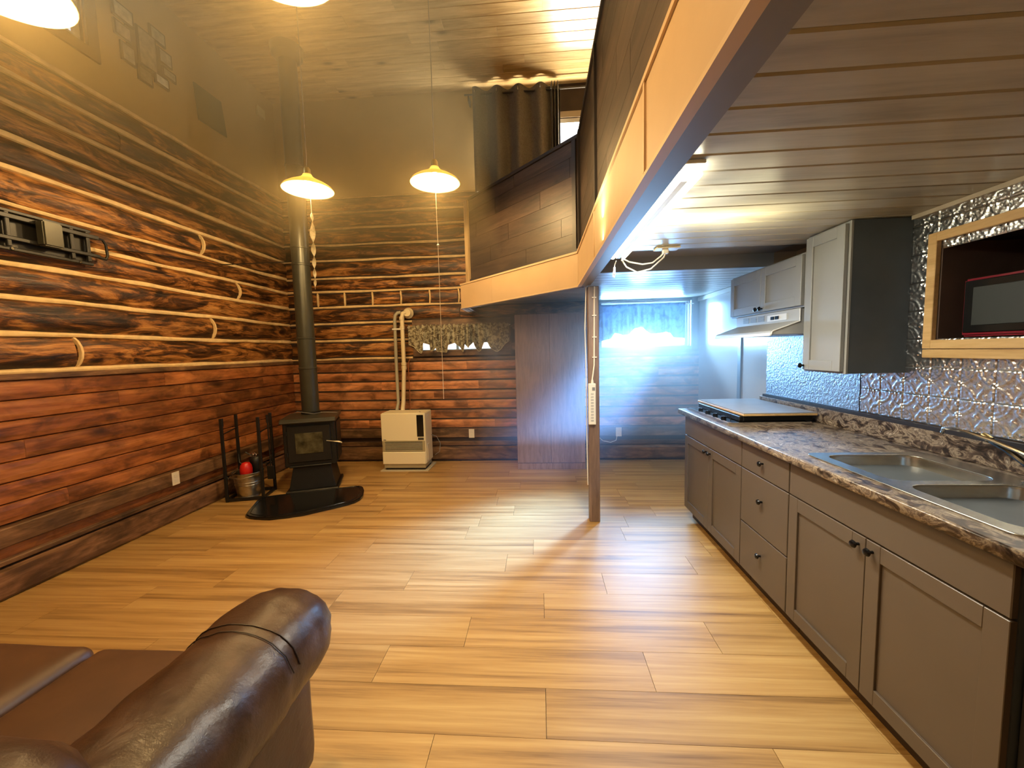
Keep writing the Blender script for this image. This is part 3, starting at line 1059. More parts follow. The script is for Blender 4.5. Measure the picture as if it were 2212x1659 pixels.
for b in (B1, B2):
    bo = bowl(b)
    cx_, cy_ = (b[0] + b[1]) / 2, (b[2] + b[3]) / 2
    part('drain', MB().lathe([(.044, .0), (.040, .004), (.030, .001), (.010, .002), (.0005, .006)], (cx_, cy_, .737), 20), chrome, bo, smooth=True)
fc = thing('faucet', 'chrome faucet with a thin spout swung along the backsplash', 'faucet', (1.715, 1.40, .92))
part('base', MB().box(1.690, 1.742, 1.30, 1.50, .9195, .932), chrome, fc, bev=.006)
part('column', MB().lathe([(.022, 0), (.020, .03), (.017, .075), (.020, .09), (.012, .10), (.0005, .102)], (1.715, 1.44, .93), 16), chrome, fc, smooth=True)
part('spout', MB().tube([(1.715, 1.44, 1.00), (1.712, 1.50, 1.018), (1.707, 1.60, 1.044), (1.703, 1.70, 1.062), (1.702, 1.75, 1.064), (1.702, 1.785, 1.058), (1.702, 1.79, 1.036)], .0075, 8), chrome, fc, smooth=True)
part('lever', MB().tube([(1.715, 1.44, 1.03), (1.70, 1.40, 1.05), (1.68, 1.35, 1.055)], [.008, .006, .007], 8), chrome, fc, smooth=True)
sy = thing('sink_sprayer', 'black pull-out sprayer with a brass tip beside the faucet', 'sprayer', (1.755, 1.60, .92))
part('hose', MB().tube([(1.765, 1.50, .93), (1.768, 1.55, .97), (1.77, 1.62, 1.01), (1.778, 1.68, 1.03)], .011, 8), blackg, sy, smooth=True)
part('nozzle', MB().tube([(1.778, 1.68, 1.03), (1.780, 1.71, 1.045)], [.014, .012], 10), flat('brass', (.55, .42, .2), .25, 1), sy, smooth=True)

# ------------------------------------------------------------------ cooktop and its cover board
ck = thing('gas_cooktop', 'black gas cooktop mostly hidden under a cover board', 'cooktop', (1.5, 3.0, .914))
part('tray', MB().box(1.225, 1.735, 2.66, 3.36, .9145, .926), blackg, ck, bev=.004)
part('edge_trim', MB().box(1.215, 1.226, 2.655, 3.365, .9145, .930).box(1.225, 1.735, 2.650, 2.660, .9145, .930), chrome, ck)
for i in range(4):
    part('knob', MB().lathe([(.018, 0), (.016, .018), (.0005, .020)], (1.262, 2.82 + .13 * i, .926), 12), knobm, ck, smooth=True)
for yy in (2.86, 3.18):
    for xx in (1.40, 1.62):
        g = MB()
        for a in range(4):
            an = a * PI / 2 + .4
            g.tube([(xx + .02 * math.cos(an), yy + .02 * math.sin(an), .955), (xx + .095 * math.cos(an), yy + .095 * math.sin(an), .955), (xx + .095 * math.cos(an), yy + .095 * math.sin(an), .926)], .006, 6)
        part('grate', g, blackm, ck)
        part('burner', MB().lathe([(.042, 0), (.040, .014), (.0005, .016)], (xx, yy, .926), 16), blackm, ck, smooth=True)
part('guard', MB().box(1.31, 1.335, 2.70, 3.38, .927, .962).box(1.335, 1.78, 2.70, 2.72, .927, .962), blackm, ck, bev=.004)
cb = thing('stove_cover_board', 'grey laminate board with an oak edge lying over the cooktop', 'board', (1.56, 3.06, .963))
part('panel', MB().box(1.33, 1.79, 2.685, 3.44, .978, .984), flat('grey_laminate', (.30, .28, .27), .35, nscale=6, namp=.1), cb)
part('edge', MB().box(1.328, 1.792, 2.683, 3.442, .964, .9775), oakf, cb, bev=.002)

# ------------------------------------------------------------------ upper cabinets, hood
XU = 1.526


def upper(label, y0, y1, z0, z1, doors, knobs, sidem):
    t = thing('wall_cabinet', label, 'cabinet', (1.68, (y0 + y1) / 2, z0), group='upper kitchen cabinets')
    part('body', MB().box(XU + .021, XK, y0, y1, z0, z1), sidem, t)
    part('face_frame', MB().box(XU + .0205, XU + .03, y0 - .001, y1 + .001, z0 - .001, z1), cabu, t)
    w = (y1 - y0) / doors
    for i in range(doors):
        a, b = y0 + i * w + .014, y0 + (i + 1) * w - .014
        if doors == 2: a, b = (a, b + .012) if i == 0 else (a - .012, b)
        o = shaker(a, b, z0 + .01, z1 - .012, XU, t, cabu, .055)
        ky, kz = knobs[i]
        knob(XU, ky, kz, o)


upper('tall grey single-door wall cabinet next to the range hood', 2.128, 2.444, 1.272, 2.030, 1, [(2.418, 1.305)], cabside)
upper('short grey double-door wall cabinet above the range hood', 2.452, 3.338, 1.645, 1.957, 2, [(2.868, 1.675), (2.922, 1.675)], cabu)
hd = thing('range_hood', 'grey-white sloped range hood under the short cabinet', 'range hood', (1.6, 2.85, 1.49))
hm = flat('hood_enamel', (.42, .43, .43), .3)
prof = [(1.826, 1.642), (1.545, 1.642), (1.545, 1.568), (1.385, 1.512), (1.385, 1.488), (1.826, 1.488)]
part('shell', MB().extr([(x, z) for x, z in prof], (0, 2.50, 0), (1, 0, 0), (0, 0, 1), (0, .76, 0)), hm, hd, bev=.003)
part('lip', MB().box(1.380, 1.386, 2.50, 3.26, 1.482, 1.500), whitem, hd)
part('side_trim', MB().tube([(1.546, 2.497, 1.64), (1.546, 2.497, 1.565), (1.40, 2.497, 1.513), (1.388, 2.497, 1.505), (1.386, 2.497, 1.49)], .004, 6), whitem, hd)
for i in range(3):
    sl = MB()
    for j in range(5): sl.box(1.541, 1.5455, 2.87 + i * .10, 2.95 + i * .10, 1.590 + j * .008, 1.594 + j * .008)
    part('vent_slots', sl, flat('slot_grey', (.2, .21, .22), .5), hd)
part('switch_plate', MB().box(1.541, 1.546, 2.62, 2.83, 1.582, 1.622), whitem, hd)
for y in (2.70, 2.75):
    part('switch', MB().box(1.536, 1.5415, y, y + .035, 1.592, 1.612), knobm, hd)

# ------------------------------------------------------------------ tin tiles, steel sheet
TS = .1345
NT = 30


def tin_h(a, b):
    """relief of one tile, a and b in 0..1"""
    h = 0.0
    for cx_, cy_ in ((0, 0), (1, 0), (0, 1), (1, 1)):
        d = math.hypot(a - cx_, b - cy_)
        for rr in (.47, .425):
            h += .0032 * math.exp(-((d - rr) / .016) ** 2)
        if d < .40:
            an = math.atan2(b - cy_, a - cx_)
            h += .0020 * max(0, math.sin(an * 8) * math.sin(d * 34)) + .0022 * max(0, nz(a * 13, b * 13, 4))
    d = math.hypot(a - .5, b - .5)
    if d < .22:
        an = math.atan2(b - .5, a - .5)
        h += .0036 * max(0, math.sin(d * 26 + .5)) * (0.5 + 0.5 * math.cos(an * 4))
    h += .0030 * max(0, nz(a * 8 + 3, b * 8, 1.0)) + .0009 * nz(a * 17, b * 17)
    e = min(a, b, 1 - a, 1 - b)
    h *= min(1, e / .03)
    if e < .012: h -= .001
    return h


tile0 = None
for i in range(12):
    for j in range(8):
        y0 = 2.40 - (i + 1) * TS
        z0 = 1.035 + j * TS
        z1 = min(z0 + TS, ZK)
        if z1 - z0 < .02: continue
        if y0 < CUB[1] - .02 and y0 + TS < CUB[1] + .02 and z0 > 1.40 - .02 and z1 < 1.885 + .02 and y0 > CUB[0]: continue
        if tile0 is None:
            mb = MB().grid(lambda a, b: (-.004 - tin_h(a, b), a * (TS - .001), b * (TS - .001)), NT, NT)
            tile0 = part('tin_tile', mb, tinm, wr, smooth=True, world=False)
            tile0.location = (XK + .004, y0, z0)
        elif z1 - z0 < TS - .001:
            fr = (z1 - z0) / TS
            if i == 0:
                mb = MB().grid(lambda a, b: (-.004 - tin_h(a, b * fr), a * (TS - .001), b * fr * (TS - .001)), NT, 14)
                cut0 = part('tin_tile', mb, tinm, wr, smooth=True, world=False)
                cut0.location = (XK + .004, y0, z0)
            else:
                share(cut0, 'tin_tile', (XK + .004, y0, z0), wr)
        else:
            share(tile0, 'tin_tile', (XK + .004, y0, z0), wr)
part('steel_sheet', MB().box(XK - .003, XK + .006, 2.402, 3.345, 1.034, 1.495), sheetm, wr)
part('wall_lining', MB().box(XK, XK + .006, 2.402, 3.36, 1.495, ZK), flat('lining', (.3, .3, .3), .6), wr)
struct('trim_10', MB().box(XK - .016, XK - .001, YF, 2.12, ZK - .020, ZK - .001), flat('pale_cove_strip', (.48, .42, .33), .4))

# ------------------------------------------------------------------ microwave cubby
cu = thing('microwave_cubby', 'built-in wall niche with a light oak frame holding the microwave', 'shelf', (1.83, 1.47, 1.35))
XO = XK - .024
f = [(CUB[0] - .05, CUB[1] + .035, 1.878, 1.918), (CUB[0] - .05, CUB[1] + .035, 1.392, 1.432), (CUB[0] - .05, CUB[1] + .035, 1.350, 1.389)]
for a, b, c, d in f: part('frame_board', MB().box(XO, XK - .001, a, b, c, d), oakf, cu, bev=.0025)
part('frame_board', MB().box(XO - .001, XK - .0012, CUB[1] - .006, CUB[1] + .036, 1.392, 1.918), oakf, cu, bev=.0025)
part('frame_board', MB().box(XO - .001, XK - .0012, CUB[0] - .05, CUB[0] - .01, 1.392, 1.918), oakf, cu, bev=.0025)
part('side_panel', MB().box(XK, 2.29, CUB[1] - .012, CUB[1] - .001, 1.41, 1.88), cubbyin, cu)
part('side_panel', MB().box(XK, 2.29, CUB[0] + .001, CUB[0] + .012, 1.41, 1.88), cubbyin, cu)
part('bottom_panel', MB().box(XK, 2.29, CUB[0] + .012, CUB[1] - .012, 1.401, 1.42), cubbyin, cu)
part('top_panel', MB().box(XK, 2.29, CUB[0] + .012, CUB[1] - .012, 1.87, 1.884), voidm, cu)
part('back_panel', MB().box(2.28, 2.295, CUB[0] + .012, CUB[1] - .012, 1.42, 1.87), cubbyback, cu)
mw = thing('microwave_oven', 'dark red microwave oven with a black glass door in the wall niche', 'microwave', (2.05, 1.6, 1.44))
part('case', MB().box(1.895, 2.22, 1.36, 1.915, 1.445, 1.690), redmw, mw, bev=.010, seg=2)
part('door_frame', MB().box(1.868, 1.893, 1.48, 1.915, 1.443, 1.692), redmw, mw, bev=.008, seg=2)
part('door_glass', MB().box(1.862, 1.869, 1.50, 1.903, 1.460, 1.682), blackg, mw, bev=.003)
part('window_mesh', MB().box(1.858, 1.863, 1.53, 1.865, 1.490, 1.652), flat('mesh_window', (.020, .026, .025), .5), mw, bev=.002)
part('control_panel', MB().box(1.866, 1.893, 1.36, 1.476, 1.443, 1.692), blackg, mw, bev=.004)
part('foot', MB().box(1.92, 1.95, 1.84, 1.88, 1.421, 1.445).box(1.92, 1.95, 1.40, 1.44, 1.421, 1.445), white, mw)
o = part('niche_outlet', MB().box(2.0, 2.06, CUB[1] - .020, CUB[1] - .012, 1.52, 1.60), flat('dull_plate', (.16, .13, .11), .5), bev=.003)
tag(o, 'dim outlet plate inside the niche beside the microwave', 'outlet')

# ------------------------------------------------------------------ fluorescent fixture
ft = thing('fluorescent_fixture', 'twin-tube fluorescent strip light under the kitchen ceiling beside the fascia', 'light fixture', (.50, 2.0, 2.0))
part('housing', MB().extr([(-.05, 0), (.05, 0), (.050, -.006), (.018, -.014), (.012, -.042), (-.012, -.042), (-.018, -.014), (-.050, -.006)], (.505, 1.45, ZK - .001), (1, 0, 0), (0, 0, 1), (0, 1.15, 0)), flat('white_housing', (.8, .8, .76), .4), ft)
for dx in (-.034, .034):
    part('tube', MB().tube([(.505 + dx, 1.415, 2.000), (.505 + dx, 2.595, 2.000)], .013, 12), tubem, ft, smooth=True)
part('end_cap', MB().box(.460, .550, 1.378, 1.402, 2.020, ZK - .002), white, ft, bev=.003)
part('end_cap', MB().box(.460, .550, 2.598, 2.613, 2.010, ZK - .002), white, ft, bev=.003)
part('pull_tag', MB().box(.488, .500, 2.655, 2.678, 1.905, 1.955), white, ft, bev=.004)
part('pull_loop', MB().tube([(.495, 2.61, 1.98), (.494, 2.65, 1.965), (.494, 2.665, 1.95), (.488, 2.672, 1.92), (.486, 2.672, 1.895), (.494, 2.672, 1.89), (.498, 2.668, 1.91)], .003, 6), white, ft, smooth=True)
part('cord', MB().tube([(.53, 2.61, 1.995), (.58, 2.63, 1.975), (.66, 2.62, 1.955), (.72, 2.61, 1.96), (.76, 2.58, 1.99), (.775, 2.56, 2.01)], .005, 8), white, ft, smooth=True)
part('cord', MB().tube([(.53, 2.61, 1.985), (.57, 2.66, 1.95), (.64, 2.67, 1.915), (.72, 2.65, 1.93), (.78, 2.58, 1.985), (.785, 2.56, 2.01)], .005, 8), white, ft, smooth=True)
co2 = thing('ceiling_outlet', 'tan ceiling outlet the strip light is plugged into', 'outlet', (.79, 2.56, ZK))
part('plate', MB().box(.72, .86, 2.515, 2.595, ZK - .010, ZK - .001), flat('tan_plate', (.6, .5, .33), .4), co2, bev=.002)
part('plug', MB().box(.765, .800, 2.545, 2.575, ZK - .035, ZK - .010), white, co2, bev=.004)
la = area('strip_light_glow', (.505, 2.0, 1.972), (0, 0, -1), .11, 1.18, 30, (1.0, .95, .80))
for dx in (-.1, .1):
    area('strip_light_side', (.505 + dx * .62, 2.0, 1.990), (dx, 0, .35), .02, 1.15, 6.0, (1.0, .90, .55))

# ------------------------------------------------------------------ pendant lamps
RIM = 2.80


def pendant(x, y, label, pull=False, spinner=False, tilt=(0, 0)):
    t = thing('pendant_lamp', label, 'lamp', (x, y, RIM), group='enamel pendant lamps hanging over the room')
    prof = [(.200, .0), (.198, .004), (.185, .022), (.150, .045), (.100, .070), (.060, .092), (.040, .110), (.034, .125)]
    part('shade', MB().lathe(prof, (x, y, RIM), 40), shadem, t, smooth=True, solid=.002)
    part('socket', MB().lathe([(.030, .115), (.028, .165), (.018, .18), (.0005, .182)], (x, y, RIM), 16), flat('brass_socket', (.5, .36, .12), .3, 1), t, smooth=True)
    b = part('bulb', MB().ball((x, y, RIM + .048), .036, 14, 10), bulbm, t, smooth=True)
    part('cord', MB().tube([(x, y, RIM + .18), (x + .004, y, RIM + .9), (x, y, ZC - .01)], .0035, 6), flat('cord_tan', (.20, .13, .06), .5), t, smooth=True)
    part('canopy', MB().lathe([(.06, 0), (.055, -.02), (.01, -.03)], (x, y, ZC - .012), 16), flat('cord_tan', (.20, .13, .06), .5), t, smooth=True)
    l = bpy.data.lights.new('bulb_light', 'POINT')
    l.energy = 78; l.color = (1.0, .63, .25); l.shadow_soft_size = .04
    lo = bpy.data.objects.new('bulb_light', l)
    C.objects.link(lo)
    lo.parent = t
    lo.location = (0, 0, .012)
    if pull:
        p = part('pull_cord', MB().tube([(x, y, RIM - .0), (x + .003, y, 2.30), (x, y, 1.04)], .0022, 6), flat('pale_string', (.7, .6, .45), .5), t, smooth=True)
        part('bead', MB().ball((x + .003, y, 2.31), .010, 10, 8), flat('pale_bead', (.8, .75, .6), .4), p, smooth=True)
    return t


pendant(-1.885, 3.30, 'pendant lamp hanging in front of the stovepipe')
pendant(-.815, 3.30, 'pendant lamp near the loft railing with a long pull cord', pull=True)
pendant(-1.93, 1.43, 'pendant lamp cut off by the top left corner of the photo')
pendant(-.875, 1.43, 'pendant lamp cut off by the top edge of the photo')

# twisted acrylic spinner
spn = thing('twisted_spinner', 'pearly twisted spiral ornament hanging below the lamp by the stovepipe', 'ornament', (-1.868, 3.30, 1.99))
n = 90
vs = []; fs = []
for i in range(n + 1):
    t = i / n
    z = 2.615 - t * .625
    ph = 2 * PI * (1.05 * t + 1.7 * t * t) + 1.2
    w = .026 * (1 - .62 * t) * min(1, (t * 14 + .15)) * min(1, (1 - t) * 12 + .1)
    for s_ in (-1, 1):
        vs.append((-1.868 - .010 * t + s_ * w * math.cos(ph), 3.30 + s_ * w * math.sin(ph), z))
    if i: fs.append((2 * i - 2, 2 * i - 1, 2 * i + 1, 2 * i))
part('spiral', MB().add(vs, fs), acrylic, spn, smooth=True, solid=.002)
part('string', MB().tube([(-1.868, 3.30, 2.61), (-1.872, 3.30, 2.86)], .0015, 5), white, spn)
part('bird_motif', MB().add([(-1.885, 3.272, 2.545), (-1.868, 3.272, 2.530), (-1.852, 3.272, 2.555), (-1.866, 3.272, 2.515), (-1.874, 3.272, 2.490), (-1.870, 3.272, 2.518)], [(0, 1, 3, 5), (1, 2, 3), (3, 4, 5)]), blackm, spn, solid=.001)

# ------------------------------------------------------------------ wood stove
st = thing('wood_stove', 'black pedestal wood stove with a glass door in the corner', 'stove', (-2.49, 4.15, 0), math.radians(21))
P = lambda n_, mb, m, par=st, **k: part(n_, mb, m, par, world=False, **k)
P('base_plate', MB().box(-.25, .25, -.26, .24, .0, .035), blackm, bev=.006)
P('pedestal', MB().add([(-.225, -.225, .035), (.225, -.225, .035), (.225, .20, .035), (-.225, .20, .035), (-.175, -.19, .30), (.175, -.19, .30), (.175, .18, .30), (-.175, .18, .30)],
                       [(0, 3, 2, 1), (4, 5, 6, 7), (0, 1, 5, 4), (1, 2, 6, 5), (2, 3, 7, 6), (3, 0, 4, 7)]), blackm, bev=.004)
P('firebox', MB().box(-.245, .245, -.235, .22, .285, .750), blackm, bev=.008)
P('ash_lip', MB().box(-.20, .20, -.262, -.236, .285, .300), blackm, bev=.004)
P('top_plate', MB().extr([(-.285, .745), (-.290, .760), (-.255, .790), (.235, .790), (.235, .750), (-.25, .745)], (-.262, 0, 0), (0, 1, 0), (0, 0, 1), (.524, 0, 0)), flat('stove_top', (.03, .028, .02), .35), bev=.004)
dr = P('door', MB().box(-.205, .205, -.258, -.236, .335, .715), blackm, bev=.006)
gl = flat('sooty_glass', (.06, .055, .03), .22, nscale=14, namp=.7)
P('door_glass', MB().box(-.130, .130, -.2625, -.2575, .425, .640), gl, dr, bev=.003)
P('hinge', MB().tube([(-.212, -.25, .40), (-.212, -.25, .44)], .008, 8).tube([(-.212, -.25, .62), (-.212, -.25, .66)], .008, 8), blackm, dr)
P('handle', MB().tube([(.165, -.268, .545), (.235, -.285, .536), (.285, -.290, .528), (.318, -.292, .515)], [.005, .005, .011, .007], 8), flat('nickel_handle', (.75, .68, .5), .3, .7), dr, smooth=True, label='bright metal door handle')
P('side_shield', MB().box(.247, .256, -.15, .18, .30, .72).box(-.256, -.247, -.15, .18, .30, .72), blackm)
P('flue_collar', MB().lathe([(.100, 0), (.100, .025), (.093, .030)], (-.035, .135, .788), 24), blackm, smooth=True)
sa, ca = math.sin(math.radians(21)), math.cos(math.radians(21))
pxp, pyp = -2.49 + (-.035 * ca - .135 * sa), 4.15 + (-.035 * sa + .135 * ca)
pp = thing('stovepipe', 'tall dark metal stovepipe rising from the wood stove to the ceiling', 'stovepipe', (pxp, pyp, .82))
zs = [.815, 1.30, 1.63, 2.42, 2.60, 3.45, 4.64]
for a, b in zip(zs, zs[1:]):
    part('pipe_section', MB().lathe([(.090, a), (.0905, b - .012)], (pxp, pyp, 0), 28), pipem, pp, smooth=True)
    if b < 4.6:
        part('joint_ring', MB().lathe([(.091, -.014), (.0965, -.010), (.0965, .004), (.091, .008)], (pxp, pyp, b), 28), pipem, pp, smooth=True)
part('ceiling_collar', MB().lathe([(.091, 4.50), (.15, 4.55), (.16, 4.635)], (pxp, pyp, 0), 28), pipem, pp, smooth=True)
o = part('pipe_brace', MB().tube([(pxp - .09, pyp, 2.46), (-3.30, 4.02, 2.40)], .005, 6), blackm)
tag(o, 'thin rod bracing the stovepipe to the left log wall', 'rod')
o = part('stove_wire', MB().tube([(-2.72, 4.16, .80), (-2.64, 4.12, .83), (-2.56, 4.13, .818), (-2.47, 4.15, .80), (-2.40, 4.18, .812), (-2.25, 4.24, .80)], .003, 6), flat('wire_grey', (.25, .25, .24), .4), smooth=True)
tag(o, 'thin grey wire lying across the stove top', 'wire')

# hearth pad
hp = [(-2.698, 3.366), (-2.66, 3.29), (-2.60, 3.255), (-2.534, 3.238), (-2.393, 3.226), (-2.27, 3.265), (-2.135, 3.323), (-1.947, 3.477), (-1.86, 3.555), (-1.805, 3.619), (-1.785, 3.70), (-1.80, 3.80), (-1.851, 3.93), (-1.91, 4.03),
      (-1.96, 4.055), (-2.10, 4.00), (-2.377, 3.893), (-2.642, 3.790), (-2.80, 3.72), (-2.815, 3.66)]
hh = thing('hearth_pad', 'shiny black half-round hearth pad on the floor before the stove', 'hearth pad', (-2.3, 3.7, 0))
part('slab', MB().prism(hp, .001, .030), blackg, hh, bev=.008, seg=2)
ctr = Vector((-2.33, 3.72, 0))
inner = [(ctr + (Vector((x, y, 0)) - ctr) * .93) for x, y in hp]
part('raised_edge', MB().tube([(v.x, v.y, .031) for v in inner] + [(inner[0].x, inner[0].y, .031)], .004, 6), blackg, hh, smooth=True)

# ------------------------------------------------------------------ log rack with tools, bucket
rk = thing('firewood_rack', 'black iron firewood rack standing between wall and stove', 'rack', (-3.00, 3.83, 0), math.radians(14))
P = lambda n_, mb, m, par=rk, **k: part(n_, mb, m, par, world=False, **k)
for sx in (-1, 1):
    for sy_ in (-1, 1):
        x, y = sx * .165, sy_ * .145
        P('post', MB().box(x - .014, x + .014, y - .010, y + .010, 0, .84), blackm, bev=.003)
    x = sx * .165
    P('base_bar', MB().box(x - .012, x + .012, -.135, .135, .012, .030), blackm)
    P('side_bar', MB().tube([(x, -.14, .68), (x, .14, .70)], .006, 6), blackm)
    P('curved_bar', MB().tube([(x, .14, .42), (x * .95, .13, .33), (x * .6, .12, .28)], .008, 6), blackm, smooth=True)
P('base_bar', MB().box(-.152, .152, -.155, -.135, .006, .034), blackm)
P('base_bar', MB().box(-.152, .152, .135, .155, .006, .034), blackm)
P('cross_bar', MB().tube([(-.15, .145, .30), (.15, .145, .30)], .007, 6), blackm)
tl_ = thing('fireplace_shovel', 'black long-handled ash shovel hanging on the rack beside the stove', 'shovel', (-2.80, 3.86, .18), math.radians(10))
part('rod', MB().tube([(0, 0, .12), (.002, 0, .60)], .006, 6), blackm, tl_, world=False)
part('blade', MB().box(-.035, .035, -.012, -.004, -.01, .13), blackm, tl_, world=False, bev=.004)
part('handle', MB().tube([(0, 0, .58), (0, 0, .66)], .011, 8), blackm, tl_, world=False)
tp = thing('fireplace_poker', 'thin black poker hanging on the left side of the rack', 'poker', (-3.12, 3.66, .16), 0)
part('rod', MB().tube([(0, 0, .10), (0, 0, .62)], .005, 6), blackm, tp, world=False)
part('hook', MB().tube([(0, 0, .10), (.02, 0, .07), (.05, -.01, .08)], .005, 6), blackm, tp, world=False)
part('handle', MB().tube([(0, 0, .60), (0, 0, .68)], .010, 8), blackm, tp, world=False)
bk = thing('metal_bucket', 'galvanized metal bucket standing inside the firewood rack', 'bucket', (-3.00, 3.80, 0))
pr = [(.0005, .012), (.098, .012), (.102, .003), (.106, .010), (.108, .03), (.111, .034), (.109, .04), (.123, .145), (.128, .150), (.125, .157), (.127, .172), (.131, .177), (.128, .184), (.138, .262), (.144, .268), (.143, .276), (.136, .272), (.130, .20), (.108, .02), (.0005, .016)]
part('pail', MB().lathe(pr, (-3.00, 3.80, 0), 32), galv, bk, smooth=True)
part('bail_handle', MB().tube([(-3.135, 3.80, .262), (-3.12, 3.70, .250), (-3.05, 3.645, .240), (-2.95, 3.645, .240), (-2.88, 3.70, .250), (-2.865, 3.80, .262)], .004, 6), galv, bk, smooth=True)
rb = thing('red_domed_canister', 'red domed plastic canister poking out of the bucket', 'canister', (-2.99, 3.76, .02))
part('body', MB().lathe([(.0005, .0), (.045, .0), (.050, .15), (.052, .22)], (-2.99, 3.76, .03), 20), flat('deep_red', (.25, .01, .01), .4), rb, smooth=True)
part('dome', MB().lathe([(.052, .25), (.056, .27), (.056, .31), (.050, .345), (.034, .368), (.0005, .376)], (-2.99, 3.76, .0), 24), redm, rb, smooth=True)
lt = thing('black_lantern', 'black lantern-like utensil behind the red canister in the bucket', 'lantern', (-2.97, 3.87, .02))
part('body', MB().lathe([(.0005, .02), (.045, .02), (.050, .30), (.060, .34), (.055, .39), (.028, .42), (.0005, .425)], (-2.965, 3.87, 0), 20), blackm, lt, smooth=True)
for sx in (-1, 1):
    part('wire_ear', MB().tube([(-2.965 + sx * .015 + .02 * math.cos(a), 3.84, .43 + .02 * math.sin(a)) for a in [i * PI / 4 for i in range(9)]], .0035, 6), chrome, lt, smooth=True)
part('spout', MB().tube([(-2.99, 3.85, .42), (-3.04, 3.83, .46)], .006, 6), blackm, lt)

# ------------------------------------------------------------------ room heater and pipes
ht = thing('room_heater', 'cream vented oil heater standing on the floor at the back wall', 'heater', (-1.68, 4.80, 0))
part('case', MB().box(-1.940, -1.395, 4.675, 4.965, .085, .712), creamm, ht, bev=.008, seg=2)
part('lower_panel', MB().box(-1.935, -1.400, 4.655, 4.6745, .085, .238), creamm, ht, bev=.006)
part('upper_panel', MB().box(-1.938, -1.397, 4.662, 4.6745, .372, .708), creamm, ht, bev=.004)
part('skirt', MB().box(-1.925, -1.41, 4.67, 4.955, .035, .084), creamd, ht, bev=.004)
gr = part('grille', MB().box(-1.930, -1.405, 4.664, 4.6745, .238, .372), creamd, ht, bev=.003)
part('opening', MB().box(-1.90, -1.435, 4.662, 4.6645, .248, .362), voidm, gr)
for i in range(7):
    part('louver', MB().box(-1.90, -1.435, 4.654, 4.6625, .2555 + i * .0155, .2590 + i * .0155), creamm, gr)
part('control_panel', MB().box(-1.495, -1.412, 4.657, 4.6625, .425, .690), blackg, ht, bev=.003)
part('button_row', MB().box(-1.485, -1.415, 4.658, 4.6625, .385, .412), flat('dark_button', (.06, .055, .04), .4), ht)
part('badge', MB().box(-1.915, -1.885, 4.660, 4.6625, .382, .390), flat('dark_button', (.06, .055, .04), .4), ht)
part('side_grip', MB().box(-1.3955, -1.391, 4.77, 4.85, .655, .675), white, ht)
part('side_cover', MB().box(-1.3955, -1.389, 4.73, 4.80, .12, .32), creamm, ht, bev=.002)
part('floor_tray', MB().box(-1.965, -1.37, 4.64, 5.03, .001, .010), flat('tray_cream', (.6, .54, .38), .4), ht)
part('foot', MB().box(-1.91, -1.42, 4.69, 4.94, .010, .035), voidm, ht)
part('top_cap', MB().lathe([(.008, 0), (.008, .003), (.0005, .003)], (-1.48, 4.76, .712), 10), voidm, ht)
vp = thing('white_vent_pipe', 'cream plastic vent pipe rising from the heater top', 'pipe', (-1.755, 4.99, .71))
part('pipe', MB().tube([(-1.765, 4.955, .70), (-1.765, 5.0, .80), (-1.745, 5.03, 1.27), (-1.742, 5.03, 1.90), (-1.735, 5.045, 1.945), (-1.700, 5.06, 1.955)], .026, 14), pvcw, vp, smooth=True)
for z in (1.25, 1.30, 1.76, 1.88):
    part('coupling', MB().lathe([(.026, -.02), (.032, -.018), (.032, .018), (.026, .02)], (-1.745, 5.03, z), 16), pvcw, vp, smooth=True)
gp = thing('grey_vent_pipe', 'grey bent pipe beside the cream vent pipe', 'pipe', (-1.85, 5.0, .71))
part('pipe', MB().tube([(-1.842, 4.955, .70), (-1.842, 5.03, .80), (-1.848, 5.04, 1.25), (-1.842, 5.04, 1.85), (-1.833, 5.04, 1.92), (-1.80, 5.045, 1.955), (-1.765, 5.055, 1.958)], .021, 14), greyp, gp, smooth=True)
part('clip', MB().box(-1.87, -1.715, 5.005, 5.012, 1.735, 1.755), white, gp)
fg = thing('wall_vent_flange', 'round pale flange where the heater pipes enter the log wall', 'flange', (-1.68, 5.08, 1.95))
part('disc', MB().tube([(-1.680, 5.045, 1.95), (-1.680, 5.075, 1.95), (-1.680, 5.10, 1.95)], [.045, .052, .070], 24), pvcw, fg, smooth=True)
o = part('copper_line', MB().tube([(-1.700, 5.06, .70), (-1.700, 5.075, .95), (-1.705, 5.08, 1.25), (-1.695, 5.08, 1.33), (-1.670, 5.08, 1.37)], .006, 8), copper, smooth=True)
tag(o, 'thin copper fuel line running up behind the heater', 'copper pipe')
o = part('heater_cord', MB().tube([(-1.39, 4.90, .40), (-1.33, 4.93, .37), (-1.29, 4.96, .27), (-1.31, 4.97, .16), (-1.37, 4.97, .12)], .004, 6), flat('wire_grey', (.25, .25, .24), .4), smooth=True)
tag(o, 'thin grey cord curling from the right side of the heater', 'cord')


def outlet(label, c, wall, plug=None):
    t = thing('wall_outlet', label, 'outlet', c, group='outlets on the walls')
    x, y, z = c
    w, h = .036, .058
    if wall == 'B':
        part('plate', MB().box(x - w, x + w, y, y + .006, z - h, z + h), white, t, bev=.002)
        for d in (-.022, .022): part('socket', MB().box(x - .016, x + .016, y - .002, y + .0005, z + d - .014, z + d + .014), strip_m, t, bev=.003)
    else:
        part('plate', MB().box(x, x + .006, y - w, y + w, z - h, z + h), white, t, bev=.002)
        for d in (-.022, .022): part('socket', MB().box(x + .0055, x + .008, y - .016, y + .016, z + d - .014, z + d + .014), strip_m, t, bev=.003)
    return t


